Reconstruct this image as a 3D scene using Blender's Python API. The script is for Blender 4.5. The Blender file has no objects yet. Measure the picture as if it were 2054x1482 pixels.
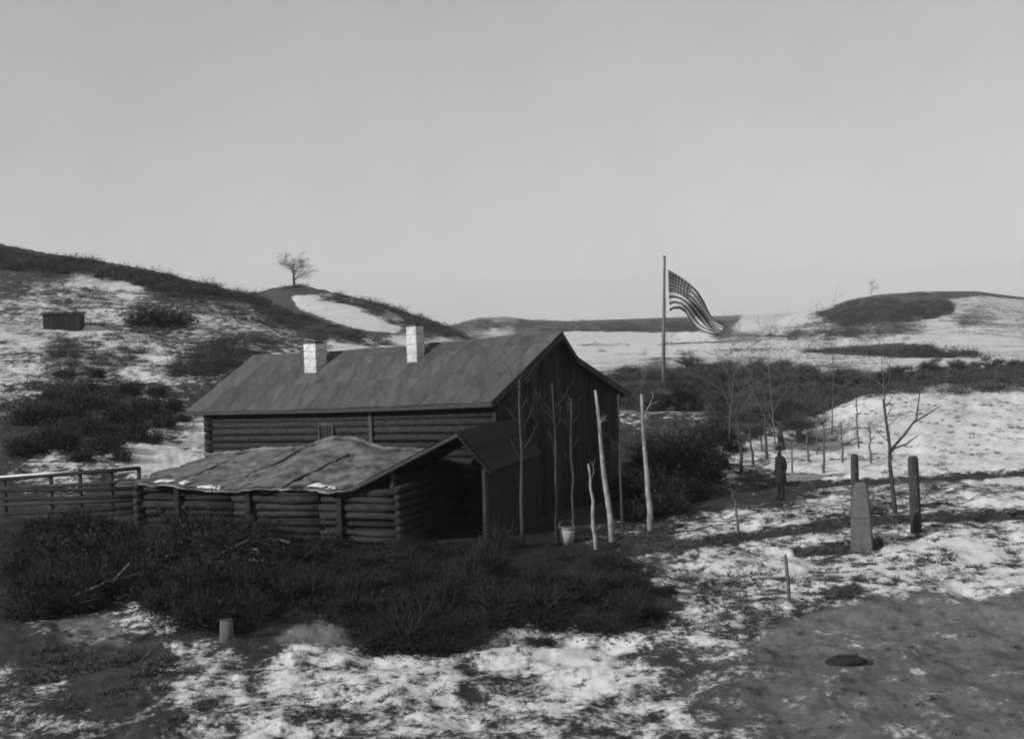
import bpy, math, random
import numpy as np
from mathutils import Vector, Matrix

# ------------------------------------------------------------------ camera, sky, sun, exposure
scn = bpy.context.scene
COL = scn.collection
R_ = math.radians
F, CX, CY = 2800.0, 1027.0, 741.0            # focal length and centre in pixels of the 2054 x 1482 photograph
CAM = np.array([0.0, 0.0, 6.5])
PITCH, ROLL = math.atan(101 / F), R_(2.0)
_fw = np.array([0, math.cos(PITCH), -math.sin(PITCH)]); _r = np.array([1.0, 0, 0]); _u = np.cross(_r, _fw)
CR = math.cos(ROLL) * _r - math.sin(ROLL) * _u
CU = math.sin(ROLL) * _r + math.cos(ROLL) * _u
CF = _fw
cd = bpy.data.cameras.new('camera'); cam = bpy.data.objects.new('camera', cd); COL.objects.link(cam)
cd.sensor_fit = 'HORIZONTAL'; cd.sensor_width = 36.0; cd.lens = 36.0 * F / 2054.0
cd.clip_start = 0.1; cd.clip_end = 20000
cam.matrix_world = Matrix(((CR[0], CU[0], -CF[0], CAM[0]), (CR[1], CU[1], -CF[1], CAM[1]),
                           (CR[2], CU[2], -CF[2], CAM[2]), (0, 0, 0, 1)))
scn.camera = cam

SUN_AZ, SUN_EL = R_(57.0), R_(24.0)          # azimuth: from behind the camera (-Y) round to the left (-X)
sun_dir = Vector((-math.sin(SUN_AZ) * math.cos(SUN_EL), -math.cos(SUN_AZ) * math.cos(SUN_EL), math.sin(SUN_EL)))
w = bpy.data.worlds.new('World'); scn.world = w; w.use_nodes = True
nt = w.node_tree
sky = nt.nodes.new('ShaderNodeTexSky'); sky.sky_type = 'NISHITA'; sky.sun_disc = False
sky.sun_elevation = SUN_EL; sky.sun_rotation = math.atan2(sun_dir.x, sun_dir.y)
sky.dust_density = 0.22; sky.altitude = 0.0; sky.ozone_density = 1.0; sky.air_density = 1.0
bw = nt.nodes.new('ShaderNodeRGBToBW')       # the photograph is black and white
nt.links.new(sky.outputs[0], bw.inputs[0])
pw = nt.nodes.new('ShaderNodeMath'); pw.operation = 'POWER'; pw.inputs[1].default_value = 0.42   # a plate's flat response to the sky
ml = nt.nodes.new('ShaderNodeMath'); ml.operation = 'MULTIPLY'; ml.inputs[1].default_value = 1.98
nt.links.new(bw.outputs[0], pw.inputs[0]); nt.links.new(pw.outputs[0], ml.inputs[0])
wc = nt.nodes.new('ShaderNodeTexCoord'); wn_ = nt.nodes.new('ShaderNodeTexNoise'); wn_.inputs['Scale'].default_value = 9.0; wn_.inputs['Detail'].default_value = 9.0; wn_.inputs['Roughness'].default_value = 0.7
wm = nt.nodes.new('ShaderNodeMapRange'); wm.inputs['To Min'].default_value = 0.90; wm.inputs['To Max'].default_value = 1.10     # thin even cloud
wx = nt.nodes.new('ShaderNodeMath'); wx.operation = 'MULTIPLY'
nt.links.new(wc.outputs['Generated'], wn_.inputs['Vector']); nt.links.new(wn_.outputs['Fac'], wm.inputs[0]); nt.links.new(wm.outputs[0], wx.inputs[0]); nt.links.new(ml.outputs[0], wx.inputs[1])
nt.links.new(wx.outputs[0], nt.nodes['Background'].inputs['Color'])
nt.nodes['Background'].inputs['Strength'].default_value = 0.12
sl = bpy.data.lights.new('sun', 'SUN'); sl.energy = 3.4; sl.angle = R_(0.6); sl.color = (1, 1, 1)
so = bpy.data.objects.new('sun', sl); COL.objects.link(so)
so.rotation_euler = (-sun_dir).to_track_quat('-Z', 'Y').to_euler()
vs = scn.view_settings; vs.view_transform = 'Standard'; vs.look = 'None'; vs.gamma = 1.0; vs.exposure = 0.2
vs.use_curve_mapping = False
scn.cycles.max_bounces = 6; scn.cycles.diffuse_bounces = 3; scn.cycles.volume_bounces = 0
scn.cycles.filter_width = 1.9

# ------------------------------------------------------------------ pixel helpers
def ray(u, v):
    d = CF + CR * ((u - CX) / F) - CU * ((v - CY) / F)
    return d
def at(u, v, y):                              # the point of the pixel's ray at world depth y
    d = ray(u, v); return CAM + d * (y / d[1])
def proj(P):
    d = np.asarray(P) - CAM; z = d @ CF
    return CX + F * (d @ CR) / z, CY - F * (d @ CU) / z

# ------------------------------------------------------------------ noise
def _hash(i, j, s):
    n = (i * 374761393 + j * 668265263 + s * 2147483647 + 1013904223) & 0xffffffff
    n = ((n ^ (n >> 13)) * 1274126177) & 0xffffffff
    n = n ^ (n >> 16)
    return (n & 0xffff) / 65535.0
def vnoise(x, y, s=0):
    x = np.asarray(x, float); y = np.asarray(y, float)
    i = np.floor(x).astype(np.int64); j = np.floor(y).astype(np.int64); fx = x - i; fy = y - j
    fx = fx * fx * (3 - 2 * fx); fy = fy * fy * (3 - 2 * fy)
    a = _hash(i, j, s); b = _hash(i + 1, j, s); c = _hash(i, j + 1, s); d = _hash(i + 1, j + 1, s)
    return (a + (b - a) * fx) * (1 - fy) + (c + (d - c) * fx) * fy
def fbm(x, y, s=0, o=3):
    t = 0; a = 0.5
    for k in range(o):
        t = t + a * vnoise(x, y, s + k); x = x * 2.03 + 5.1; y = y * 2.03 + 1.7; a *= 0.5
    return t / (1 - 0.5 ** o)
def sstep(t):
    t = np.clip(t, 0, 1); return t * t * (3 - 2 * t)

# ------------------------------------------------------------------ terrain height
def crest(pts):
    b = []; e = []; D = []; d0 = []
    for (u, v, Dc, f0) in pts:
        r = ray(u, v); b.append(r[0] / r[1]); e.append(r[2] / r[1]); D.append(Dc); d0.append(f0)
    return [np.array(q) for q in (b, e, D, d0)]
LAYERS = [
    # the near hillside on the left
    (crest([(-900, 470, 190, 50), (-300, 462, 180, 50), (0, 488, 175, 50), (100, 508, 170, 50), (200, 522, 165, 52),
      (300, 541, 158, 54), (400, 566, 150, 57), (500, 590, 142, 60), (600, 630, 135, 63), (700, 660, 128, 66),
      (800, 688, 122, 70), (900, 720, 116, 74), (1000, 780, 110, 78), (1100, 800, 105, 80), (2900, 800, 105, 80)]), 0.25, 3.0),
    # the ridge behind it with the lone tree
    (crest([(-900, 600, 330, 170), (300, 600, 330, 170), (450, 592, 320, 170), (520, 582, 315, 170), (560, 572, 312, 170),
      (600, 570, 310, 170), (645, 577, 305, 168), (760, 606, 290, 160), (860, 642, 275, 155), (955, 680, 260, 150),
      (1020, 720, 250, 150), (2900, 760, 250, 150)]), 0.2, 5.0),
    # far ridge closing the valley
    (crest([(-900, 640, 1150, 700), (800, 662, 1100, 700), (905, 652, 1100, 700), (960, 637, 1080, 680), (1010, 635, 1060, 680),
      (1080, 643, 1050, 680), (1150, 644, 1050, 690), (1250, 640, 1050, 690), (1330, 637, 1050, 690), (1440, 641, 1050, 690),
      (1600, 648, 1050, 690), (2900, 650, 1100, 700)]), 0.08, 14.0),
    # hill on the right
    (crest([(-900, 760, 520, 260), (1250, 700, 520, 260), (1380, 662, 520, 260), (1450, 645, 520, 260), (1560, 637, 515, 255), (1640, 621, 510, 250),
      (1700, 603, 505, 245), (1760, 592, 500, 240), (1850, 584, 495, 240), (1960, 583, 490, 240), (2100, 600, 480, 240),
      (2400, 640, 470, 240), (2900, 600, 470, 240)]), 0.12, 9.0),
    # the rise of the field in front of the orchard, right
    (crest([(-900, 1000, 74, 50), (1300, 900, 70, 50), (1400, 872, 70, 50), (1480, 852, 72, 50), (1640, 838, 74, 50), (1730, 800, 76, 50),
      (1850, 778, 78, 50), (1965, 766, 80, 50), (2200, 745, 84, 50), (2900, 720, 88, 50)]), 0.06, 2.5),
]
def smax(a, b, k):
    h = np.clip(0.5 + 0.5 * (a - b) / k, 0, 1)
    return b + (a - b) * h + k * h * (1 - h)
def height(x, y, fine=True):
    x = np.asarray(x, float); y = np.asarray(y, float)
    r = np.hypot(x, y) + 1e-6; a = np.clip(np.arctan2(x, y), -0.75, 0.75)
    b = np.tan(a); d = r * np.cos(a)
    base = 0.25 * (fbm(x / 23, y / 23, 7) - 0.5) * sstep((d - 20) / 10) - 0.9 * sstep((d - 100) / 200)
    base = base + 0.35 * sstep((x - 10) / 12) * sstep((58 - d) / 15)
    z = base
    for (cb, ce, cD, c0), fall, kk in LAYERS:
        e = np.interp(b, cb, ce); D = np.interp(b, cb, cD); f0 = np.interp(b, cb, c0)
        Zc = CAM[2] + e * D
        t = (d - f0) / (D - f0)
        up = (Zc + 0.9) * np.clip(t, 0, 1) ** 1.12 - 0.9
        over = np.maximum(d - D, 0)
        up = np.where(d > D, Zc - over * fall, up)
        up = np.where(t < 0, -0.9, up)
        z = np.where(up > z, up, z)
    rough = np.where(d < 140, fbm(x / 6.5, y / 6.5, 21, 4) - 0.5, 0) * 0.9 * sstep((d - 55) / 40)
    rough = rough + (fbm(x / 30, y / 30, 33, 4) - 0.5) * 1.3 * sstep((d - 120) / 150)
    z = z + rough
    if fine:
        k = sstep((d - 14) / 6) * (1 - sstep((d - 75) / 40))
        z = z + k * (0.34 * (fbm(x / 0.85, y / 0.85, 3, 4) - 0.5) + 0.22 * (fbm(x / 2.4, y / 2.4, 5, 2) - 0.5))
    z = z + 4.8 * sstep((12 - r) / 8)           # the bank the camera stands on
    return z
def hz(x, y): return float(height(x, y))
def gp(u, v, dmin=14.0, dmax=1500.0):         # where the pixel's ray meets the ground
    d = ray(u, v); t = np.exp(np.linspace(math.log(dmin), math.log(dmax), 4000)) / d[1]
    P = CAM[None] + d[None] * t[:, None]
    below = P[:, 2] < height(P[:, 0], P[:, 1])
    i = int(np.argmax(below)) if below.any() else len(t) - 1
    p = P[i]; return Vector((p[0], p[1], hz(p[0], p[1])))

# ------------------------------------------------------------------ materials (greys: a black-and-white world)
def new_mat(name):
    m = bpy.data.materials.new(name); m.use_nodes = True
    return m, m.node_tree, m.node_tree.nodes['Principled BSDF']
def g3(v): return (v, v, v, 1)
def grey(name, lo, hi, scale=(4, 4, 4), rough=0.85, bump=0.0, rand=0.0, detail=6, spec=0.2, bscale=None, coord='Object'):
    m, t, p = new_mat(name)
    tc = t.nodes.new('ShaderNodeTexCoord'); mp = t.nodes.new('ShaderNodeMapping'); mp.inputs['Scale'].default_value = scale
    n = t.nodes.new('ShaderNodeTexNoise'); n.inputs['Scale'].default_value = 1.0; n.inputs['Detail'].default_value = detail
    n.inputs['Roughness'].default_value = 0.65
    cr = t.nodes.new('ShaderNodeValToRGB'); cr.color_ramp.elements[0].position = 0.3; cr.color_ramp.elements[1].position = 0.72
    cr.color_ramp.elements[0].color = g3(lo); cr.color_ramp.elements[1].color = g3(hi)
    t.links.new(tc.outputs[coord], mp.inputs[0]); t.links.new(mp.outputs[0], n.inputs['Vector']); t.links.new(n.outputs['Fac'], cr.inputs[0])
    out = cr.outputs[0]
    if rand:
        oi = t.nodes.new('ShaderNodeObjectInfo'); mr = t.nodes.new('ShaderNodeMapRange')
        mr.inputs['To Min'].default_value = 1 - rand; mr.inputs['To Max'].default_value = 1 + rand
        mx = t.nodes.new('ShaderNodeVectorMath'); mx.operation = 'SCALE'
        t.links.new(oi.outputs['Random'], mr.inputs[0]); t.links.new(out, mx.inputs[0]); t.links.new(mr.outputs[0], mx.inputs['Scale']); out = mx.outputs[0]
        va = t.nodes.new('ShaderNodeVectorMath'); va.operation = 'ADD'
        sc = t.nodes.new('ShaderNodeVectorMath'); sc.operation = 'SCALE'; sc.inputs['Scale'].default_value = 37.0
        cb = t.nodes.new('ShaderNodeCombineXYZ')
        for k in range(3): t.links.new(oi.outputs['Random'], cb.inputs[k])
        t.links.new(cb.outputs[0], sc.inputs[0]); t.links.new(mp.outputs[0], va.inputs[0]); t.links.new(sc.outputs[0], va.inputs[1])
        t.links.new(va.outputs[0], n.inputs['Vector'])
    t.links.new(out, p.inputs['Base Color'])
    p.inputs['Roughness'].default_value = rough; p.inputs['Specular IOR Level'].default_value = spec
    if bump:
        bn = t.nodes.new('ShaderNodeBump'); bn.inputs['Strength'].default_value = bump; bn.inputs['Distance'].default_value = 0.02
        t.links.new(n.outputs['Fac'], bn.inputs['Height']); t.links.new(bn.outputs[0], p.inputs['Normal'])
    return m
M = {}
M['log'] = grey('weathered_log', 0.010, 0.042, (0.8, 7, 9), bump=0.6, rand=0.35)
M['board'] = grey('weathered_board', 0.010, 0.036, (9, 9, 0.7), bump=0.5, rand=0.4)
M['dark'] = grey('dark_timber', 0.012, 0.03, (3, 3, 3), bump=0.3)
M['roof'] = grey('roof_sheeting', 0.045, 0.105, (2.6, 0.45, 0.45), bump=0.5, rand=0.14, rough=0.8, detail=10)
M['fascia'] = grey('eave_board', 0.03, 0.06, (1, 6, 6), bump=0.3)
M['white'] = grey('whitewashed_masonry', 0.30, 0.72, (4, 4, 5), bump=0.6, rand=0.12, detail=9)
M['turf'] = grey('turf_roof', 0.015, 0.25, (1.6, 1.6, 1.6), bump=1.0, detail=12)
M['snow'] = grey('snow', 0.55, 0.75, (3, 3, 3), bump=0.3)
M['pane'] = grey('window_pane', 0.01, 0.02, (2, 2, 2), rough=0.08, spec=0.5)
M['frame'] = grey('window_frame', 0.045, 0.08, (3, 3, 3))
M['birch'] = grey('pale_bark', 0.10, 0.42, (6, 6, 3.0), bump=0.3, detail=8)
M['bark'] = grey('dark_bark', 0.03, 0.075, (8, 8, 2), bump=0.4)
M['midbark'] = grey('grey_bark', 0.06, 0.14, (8, 8, 2), bump=0.4)
M['twig'] = grey('twigs', 0.009, 0.034, (.9, .9, .9), rand=0.25)
M['fartwig'] = grey('hill_scrub_twigs', 0.030, 0.060, (1, 1, 1), rand=0.2)
M['orchtwig'] = grey('orchard_twigs', 0.04, 0.10, (.5, .5, .5), rand=0.25)
M['leaf'] = grey('withered_leaves', 0.007, 0.032, (.8, .8, .8), rand=0.3)
M['post'] = grey('weathered_post', 0.02, 0.06, (9, 9, 1.4), bump=0.5)
M['tub'] = grey('pale_staves', 0.25, 0.4, (9, 9, 2))
M['stone'] = grey('grey_stone', 0.07, 0.13, (4, 4, 4), bump=0.6, detail=9)
M['rock'] = grey('dark_rock', 0.03, 0.10, (3, 3, 3), bump=0.8, detail=9)
M['pole'] = grey('painted_pole', 0.10, 0.16, (4, 4, 1))
M['cloth'] = grey('dark_cloth', 0.012, 0.022, (6, 6, 6))
M['skin'] = grey('skin', 0.20, 0.26, (8, 8, 8), rough=0.6)
M['metal'] = grey('grey_metal', 0.13, 0.24, (5, 5, 5), rough=0.55, spec=0.4)
M['grass'] = grey('dead_grass', 0.035, 0.11, (1.3, 1.3, 1.3))

# ------------------------------------------------------------------ mesh helpers
def tag(o, label=None, cat=None, group=None, kind=None):
    if label: o['label'] = label
    if cat: o['category'] = cat
    if group: o['group'] = group
    if kind: o['kind'] = kind
    return o
def empty(name, loc=(0, 0, 0), rz=0.0):
    o = bpy.data.objects.new(name, None); COL.objects.link(o); o.location = loc; o.rotation_euler = (0, 0, rz)
    o.empty_display_size = 0.3
    return o
def link(name, me, parent=None, mat=None):
    if mat is not None and not me.materials: me.materials.append(mat)
    o = bpy.data.objects.new(name, me); COL.objects.link(o)
    if parent is not None: o.parent = parent
    return o
def np_mesh(name, V, Q, smooth=False):        # V (n,3), Q (m,k) with one k
    me = bpy.data.meshes.new(name); V = np.asarray(V, np.float32); Q = np.asarray(Q, np.int32); k = Q.shape[1]
    me.vertices.add(len(V)); me.vertices.foreach_set('co', V.ravel())
    me.loops.add(Q.size); me.loops.foreach_set('vertex_index', Q.ravel())
    me.polygons.add(len(Q)); me.polygons.foreach_set('loop_start', np.arange(0, Q.size, k, dtype=np.int32))
    me.polygons.foreach_set('loop_total', np.full(len(Q), k, np.int32))
    if smooth: me.polygons.foreach_set('use_smooth', np.ones(len(Q), bool))
    me.update(calc_edges=True)
    return me
class MB:
    def __init__(s): s.v = []; s.f = []
    def poly(s, pts):
        n = len(s.v); s.v += [tuple(p) for p in pts]; s.f.append(tuple(range(n, n + len(pts)))); return s
    def hexa(s, p):                            # 8 points: 4 bottom ring, 4 top ring
        n = len(s.v); s.v += [tuple(q) for q in p]
        for q in ((3, 2, 1, 0), (4, 5, 6, 7), (0, 1, 5, 4), (1, 2, 6, 5), (2, 3, 7, 6), (3, 0, 4, 7)): s.f.append(tuple(n + i for i in q))
        return s
    def box(s, a, b):
        x0, y0, z0 = a; x1, y1, z1 = b
        return s.hexa([(x0, y0, z0), (x1, y0, z0), (x1, y1, z0), (x0, y1, z0), (x0, y0, z1), (x1, y0, z1), (x1, y1, z1), (x0, y1, z1)])
    def tube(s, pts, rad, n=6, cap=True):
        pts = [Vector(p) for p in pts]; rings = []
        for i, p in enumerate(pts):
            d = (pts[min(i + 1, len(pts) - 1)] - pts[max(i - 1, 0)]).normalized()
            a = d.cross(Vector((0.13, 0.97, 0.21))) if abs(d.y) < 0.9 else d.cross(Vector((1, 0, 0)))
            a.normalize(); b = d.cross(a)
            r = rad[i] if isinstance(rad, (list, tuple)) else rad
            k = len(s.v); rings.append(k)
            for j in range(n):
                t = 2 * math.pi * j / n; s.v.append(tuple(p + (a * math.cos(t) + b * math.sin(t)) * r))
        for q in range(len(rings) - 1):
            for j in range(n):
                s.f.append((rings[q] + j, rings[q] + (j + 1) % n, rings[q + 1] + (j + 1) % n, rings[q + 1] + j))
        if cap:
            s.f.append(tuple(rings[0] + j for j in reversed(range(n)))); s.f.append(tuple(rings[-1] + j for j in range(n)))
        return s
    def mesh(s, name, smooth=False):
        me = bpy.data.meshes.new(name); me.from_pydata(s.v, [], s.f); me.update()
        if smooth: me.polygons.foreach_set('use_smooth', np.ones(len(me.polygons), bool))
        return me
    def build(s, name, mat, parent=None, smooth=False, bevel=0.0):
        o = link(name, s.mesh(name, smooth), parent, mat)
        if bevel:
            b = o.modifiers.new('bevel', 'BEVEL'); b.width = bevel; b.segments = 2; b.limit_method = 'ANGLE'
        return o
def copy_tree(o, parent=None):
    c = o.copy(); COL.objects.link(c); c.parent = parent
    for ch in list(o.children): copy_tree(ch, c)
    return c
def blob(r, seed, sub=3, flat=0.7, amp=0.35):  # lumpy stone or snow lump
    import bmesh
    bm = bmesh.new(); bmesh.ops.create_icosphere(bm, subdivisions=sub, radius=1.0)
    rg = np.random.default_rng(seed); off = rg.uniform(0, 50, 3)
    for v in bm.verts:
        c = v.co; k = 1 + amp * (float(fbm(c.x * 1.6 + off[0] + c.z, c.y * 1.6 + off[1] - c.z * 0.7, seed)) - 0.5) * 2
        v.co = Vector((c.x * k * r[0], c.y * k * r[1], max(c.z, -0.45) * k * r[2]))
    me = bpy.data.meshes.new('lump'); bm.to_mesh(me); bm.free()
    me.polygons.foreach_set('use_smooth', np.ones(len(me.polygons), bool))
    return me

# ------------------------------------------------------------------ ground sheet
def inpoly(u, v, P):
    ins = np.zeros(u.shape, bool); n = len(P)
    for i in range(n):
        x0, y0 = P[i]; x1, y1 = P[(i + 1) % n]
        c = ((y0 > v) != (y1 > v)) & (u < (x1 - x0) * (v - y0) / ((y1 - y0) if y1 != y0 else 1e-9) + x0)
        ins ^= c
    return ins
# snow cover on the ground: (column, row, cover) of places picked out on the photograph
COVER = [(100,515,.12),(200,528,.12),(300,550,.12),(400,572,.1),(480,592,.12),(120,545,.25),(160,565,.66),(250,590,.85),(350,585,.3),
 (200,605,.85),(110,590,.6),(300,620,.48),(420,640,.62),(500,635,.55),(380,610,.4),(560,620,.12),(540,600,.15),(620,655,.12),(700,662,.1),(470,610,.45),
 (300,655,.5),(200,650,.85),(200,700,.98),(280,725,.98),(230,715,.98),(130,690,.6),(130,740,.6),(350,755,.55),(420,690,.45),(450,730,.35),(520,690,.35),(380,700,.5),
 (200,760,.42),(150,800,.12),(250,830,.1),(330,800,.3),(390,790,.4),(120,870,.2),(200,870,.18),(370,865,.62),(400,885,.75),(330,870,.5),
 (200,920,.4),(320,915,.88),(290,905,.85),(130,940,.55),(430,770,.3),(600,690,.45),(560,665,.5),(700,690,.8),(800,690,.8),
 (900,675,.75),(860,655,.15),(780,660,.12),(700,640,.12),(640,620,.15),(600,582,.1),(700,598,.12),(800,622,.12),(900,660,.14),
 (960,650,.35),(1010,640,.45),(1060,655,.25),(1000,665,.6),(1120,650,.12),(1200,650,.1),(1300,648,.1),(1400,650,.1),(1130,660,.1),(1300,660,.12),(1440,658,.2),
 (1150,680,.9),(1250,680,.85),(1400,675,.8),(1250,700,.75),(1400,695,.8),(1150,705,.85),(1500,700,.8),(1500,655,.82),(1600,645,.78),(1550,665,.7),(1650,640,.55),
 (1500,675,.45),(1600,672,.35),(1700,672,.3),(1800,662,.3),(1620,655,.5),(1700,650,.3),(1930,612,.62),(1945,640,.4),(1900,660,.75),(1800,680,.85),(1950,670,.75),(1700,682,.85),(1600,690,.8),
 (1500,720,.6),(1600,722,.75),(1750,722,.7),(1900,725,.75),(1300,760,.3),(1500,780,.2),(1700,770,.2),(1350,800,.55),(1250,800,.5),(1430,800,.45),(1350,850,.35),(1500,845,.4),(1600,845,.55),(1200,780,.3),
 (1740,820,.7),(1850,800,.8),(1950,790,.8),(1900,880,.82),(1960,930,.82),(1750,900,.76),(1650,880,.78),(1550,880,.72),(1480,900,.7),(1480,870,.6),
 (1600,935,.82),(1700,940,.9),(1850,920,.85),(1450,945,.6),(1400,960,.45),(1380,985,.45),(1500,970,.4),(1450,1000,.18),(1550,1000,.22),(1650,990,.58),(1750,995,.52),(1900,990,.55),
 (1400,1025,.25),(1330,1020,.1),(1300,1045,.3),(1450,1050,.7),(1550,1040,.62),(1650,1040,.6),(1850,1020,.55),(1950,1010,.7),(1400,1070,.72),(1600,1070,.72),(1800,1060,.55),(1950,1060,.55),(1900,1095,.78),
 (1260,1085,.35),(1320,1110,.5),(1450,1100,.7),(1600,1130,.7),(1500,1160,.66),(1700,1140,.66),(1850,1140,.66),(1950,1120,.75),(1400,1200,.66),(1350,1160,.6),(1600,1180,.7),(1800,1165,.62),
 (1300,1150,.4),(1450,1250,.62),(1370,1260,.66),(1550,1230,.62),(1300,1240,.2),(1700,1200,.4),
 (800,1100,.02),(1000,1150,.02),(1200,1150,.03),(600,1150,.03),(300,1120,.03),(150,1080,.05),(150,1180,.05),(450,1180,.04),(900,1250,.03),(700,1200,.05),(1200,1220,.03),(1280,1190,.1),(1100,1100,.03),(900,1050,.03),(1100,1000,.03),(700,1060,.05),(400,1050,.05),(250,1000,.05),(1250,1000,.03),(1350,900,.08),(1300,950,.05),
 (200,1210,.35),(300,1215,.55),(330,1230,.55),(150,1260,.45),(250,1265,.5),(400,1260,.25),(480,1290,.3),(600,1265,.5),(680,1250,.5),(560,1250,.1),
 (130,1310,.12),(200,1320,.08),(280,1310,.1),(180,1360,.15),(110,1370,.45),(380,1310,.62),(450,1320,.6),(340,1350,.6),(520,1310,.35),(620,1300,.62),(560,1350,.72),(450,1370,.66),
 (700,1330,.68),(850,1325,.75),(950,1340,.6),(1000,1320,.72),(1100,1290,.68),(1150,1320,.8),(1250,1290,.66),(1200,1350,.72),(1300,1300,.35),(1000,1370,.5),(800,1370,.72),
 (50,1430,.5),(500,1450,.65),(1000,1450,.6),(1250,1430,.5),(0,700,.6),(0,560,.3),(0,900,.2),(0,1150,.05),(2050,640,.6),(2050,700,.7),(2050,900,.9),(2050,1080,.7)]
GROUND_POLYS = [([(1090,600),(1500,600),(1480,646),(1400,664),(1300,665),(1200,666),(1120,661),(1090,655)], .08), ([(1120,664),(1300,667),(1400,666),(1430,680),(1520,714),(1160,716)], .86),
 ([(1150,692),(1200,688),(1260,690),(1220,697)], .55), ([(1320,689),(1450,684),(1450,687),(1320,692)], .3), ([(1420,700),(1520,698),(1600,700),(1520,704),(1430,704)], .45), ([(585,594),(650,589),(720,603),(800,632),(815,652),(790,668),(700,655),(600,618)], 1.15),
 ([(1640,630),(1700,604),(1760,592),(1900,584),(1965,586),(1900,600),(1915,625),(1860,640),(1760,645),(1700,655),(1660,648)], .2),
 ([(1890,580),(1965,578),(2120,596),(2120,608),(1965,592),(1900,600)], .15),
 ([(1600,706),(1700,696),(1800,688),(1862,692),(1890,708),(1960,704),(1965,716),(1860,718),(1700,712)], .15)]
ROAD = [(1285,1285),(1380,1300),(1500,1285),(1600,1240),(1680,1212),(1760,1196),(1900,1186),(2300,1165),(2300,1700),(1500,1700),(1360,1420)]
DARK_LINES = [([(1330,1010),(1400,1000),(1480,985),(1560,976),(1640,972),(1700,966),(1800,962),(1965,952),(2200,940)], 5.5),  # narrow dark lines over the ground: less snow, slightly sunk
        ([(1230,1112),(1300,1100),(1400,1088),(1500,1076),(1600,1062),(1700,1048),(1800,1042),(1965,1034),(2200,1028)], 6.0),
        ([(1600,1104),(1700,1100),(1760,1092)], 9.0)]
def seg_dist(u, v, pl):
    best = np.full(u.shape, 1e9)
    for (x0, y0), (x1, y1) in zip(pl[:-1], pl[1:]):
        dx, dy = x1 - x0, y1 - y0; t = np.clip(((u - x0) * dx + (v - y0) * dy) / (dx * dx + dy * dy), 0, 1)
        best = np.minimum(best, np.hypot(u - x0 - t * dx, v - y0 - t * dy))
    return best
def build_ground():
    ang = np.concatenate([np.linspace(-180, -26, 60, endpoint=False), np.linspace(-26, 26, 760), np.linspace(26, 180, 60)[1:]])
    ang = np.radians(ang)
    rr = [1.0]
    while rr[-1] < 2600:
        d = rr[-1]; rr.append(d * (1.10 if d < 12 else 1.0062 if d < 60 else 1.0085 if d < 180 else 1.012 if d < 1200 else 1.05))
    rr = np.array(rr)
    A, Rr = np.meshgrid(ang, rr); X = Rr * np.sin(A); Y = Rr * np.cos(A)
    Z = height(X, Y)
    # cover
    P = np.stack([X, Y, Z], -1) - CAM; dz = P @ CF; ok = dz > 1
    dzs = np.where(ok, dz, 1); U = np.where(ok, CX + F * (P @ CR) / dzs, -9999); Vv = np.where(ok, CY - F * (P @ CU) / dzs, 9999)
    global DEPTH
    DEPTH = np.full((176, 366), 1e9); sel = ok & (U > -60) & (U < 2130) & (Vv > 462) & (Vv < 1510) & (Rr > 13)
    np.minimum.at(DEPTH, (((Vv[sel] - 460) // 6).astype(int), ((U[sel] + 60) // 6).astype(int)), Y[sel])
    for _ in range(3):
        for ax in (0, 1):
            for sh in (-1, 1): q = np.roll(DEPTH, sh, ax); DEPTH = np.where(DEPTH > 1e8, q, DEPTH)
    wob = 14 * np.clip((Vv - 640) / 200, .05, 1)
    U2 = U + wob * (fbm(U / 40, Vv / 16, 51) - 0.5) * 2; V2 = Vv + 6 * np.clip((Vv - 640) / 200, .06, 1) * (fbm(U / 35, Vv / 14, 61) - 0.5) * 2
    fr = ok & (np.abs(A) < 0.5) & (Rr > 12)
    Uc = np.clip(U2[fr], -100, 2150).astype(np.float32); Vc = np.clip(V2[fr], 480, 1500).astype(np.float32)
    num = np.zeros(Uc.shape, np.float32); den = np.zeros(Uc.shape, np.float32)
    for (cu, cv, c) in COVER:
        if cu < 570 and 555 < cv < 815 and c > .3: c = c - .04
        d2 = ((Uc - cu) / 1.6) ** 2 + (Vc - cv) ** 2 + 30
        ww = 1.0 / (d2 * d2); num += ww * c; den += ww
    cov = np.full(U.shape, 0.5); cov[fr] = num / den
    for pl, c in GROUND_POLYS: cov = np.where(inpoly(U + 3 * (fbm(U / 9, Vv / 5, 71) - 0.5), Vv + 3 * (fbm(U / 9, Vv / 5, 75) - 0.5), pl), c, cov)
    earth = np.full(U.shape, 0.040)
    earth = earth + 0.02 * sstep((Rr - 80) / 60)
    thicket_floor = inpoly(U2, V2, [(-60,1050),(300,1045),(800,1050),(1000,1040),(1240,1060),(1300,1180),(1335,1245),(1300,1275),(1060,1295),(950,1308),(830,1318),(745,1305),(735,1250),(520,1285),(420,1280),(330,1235),(110,1240),(-60,1245)])
    earth = np.where(thicket_floor, 0.020, earth)  # darker ground colour under the foreground thicket
    road = inpoly(U2, V2, ROAD).astype(float)
    for _ in range(10):
        for ax in (0, 1): road = (np.roll(road, 1, ax) + 2 * road + np.roll(road, -1, ax)) / 4
    road = road * (0.25 + 0.75 * sstep((U - 1300 + 160 * (fbm(U / 90, Vv / 30, 97) - .5)) / 330)) * (0.75 + 0.25 * sstep((1330 - Vv) / 60))
    cov = cov + road * (0.12 + 0.22 * sstep((fbm(U / 150, Vv / 30, 95) - .45) * 4) - cov); earth = earth + road * (0.145 - earth)
    grass = ((U2 > 110) & (U2 < 245) & (V2 > 1238) & (V2 < 1292)) | inpoly(U2, V2, [(540,1285),(600,1255),(700,1238),(740,1250),(730,1290),(640,1300)])
    earth = np.where(grass, 0.16, earth); cov = np.where(grass, 0.3, cov)
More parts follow.
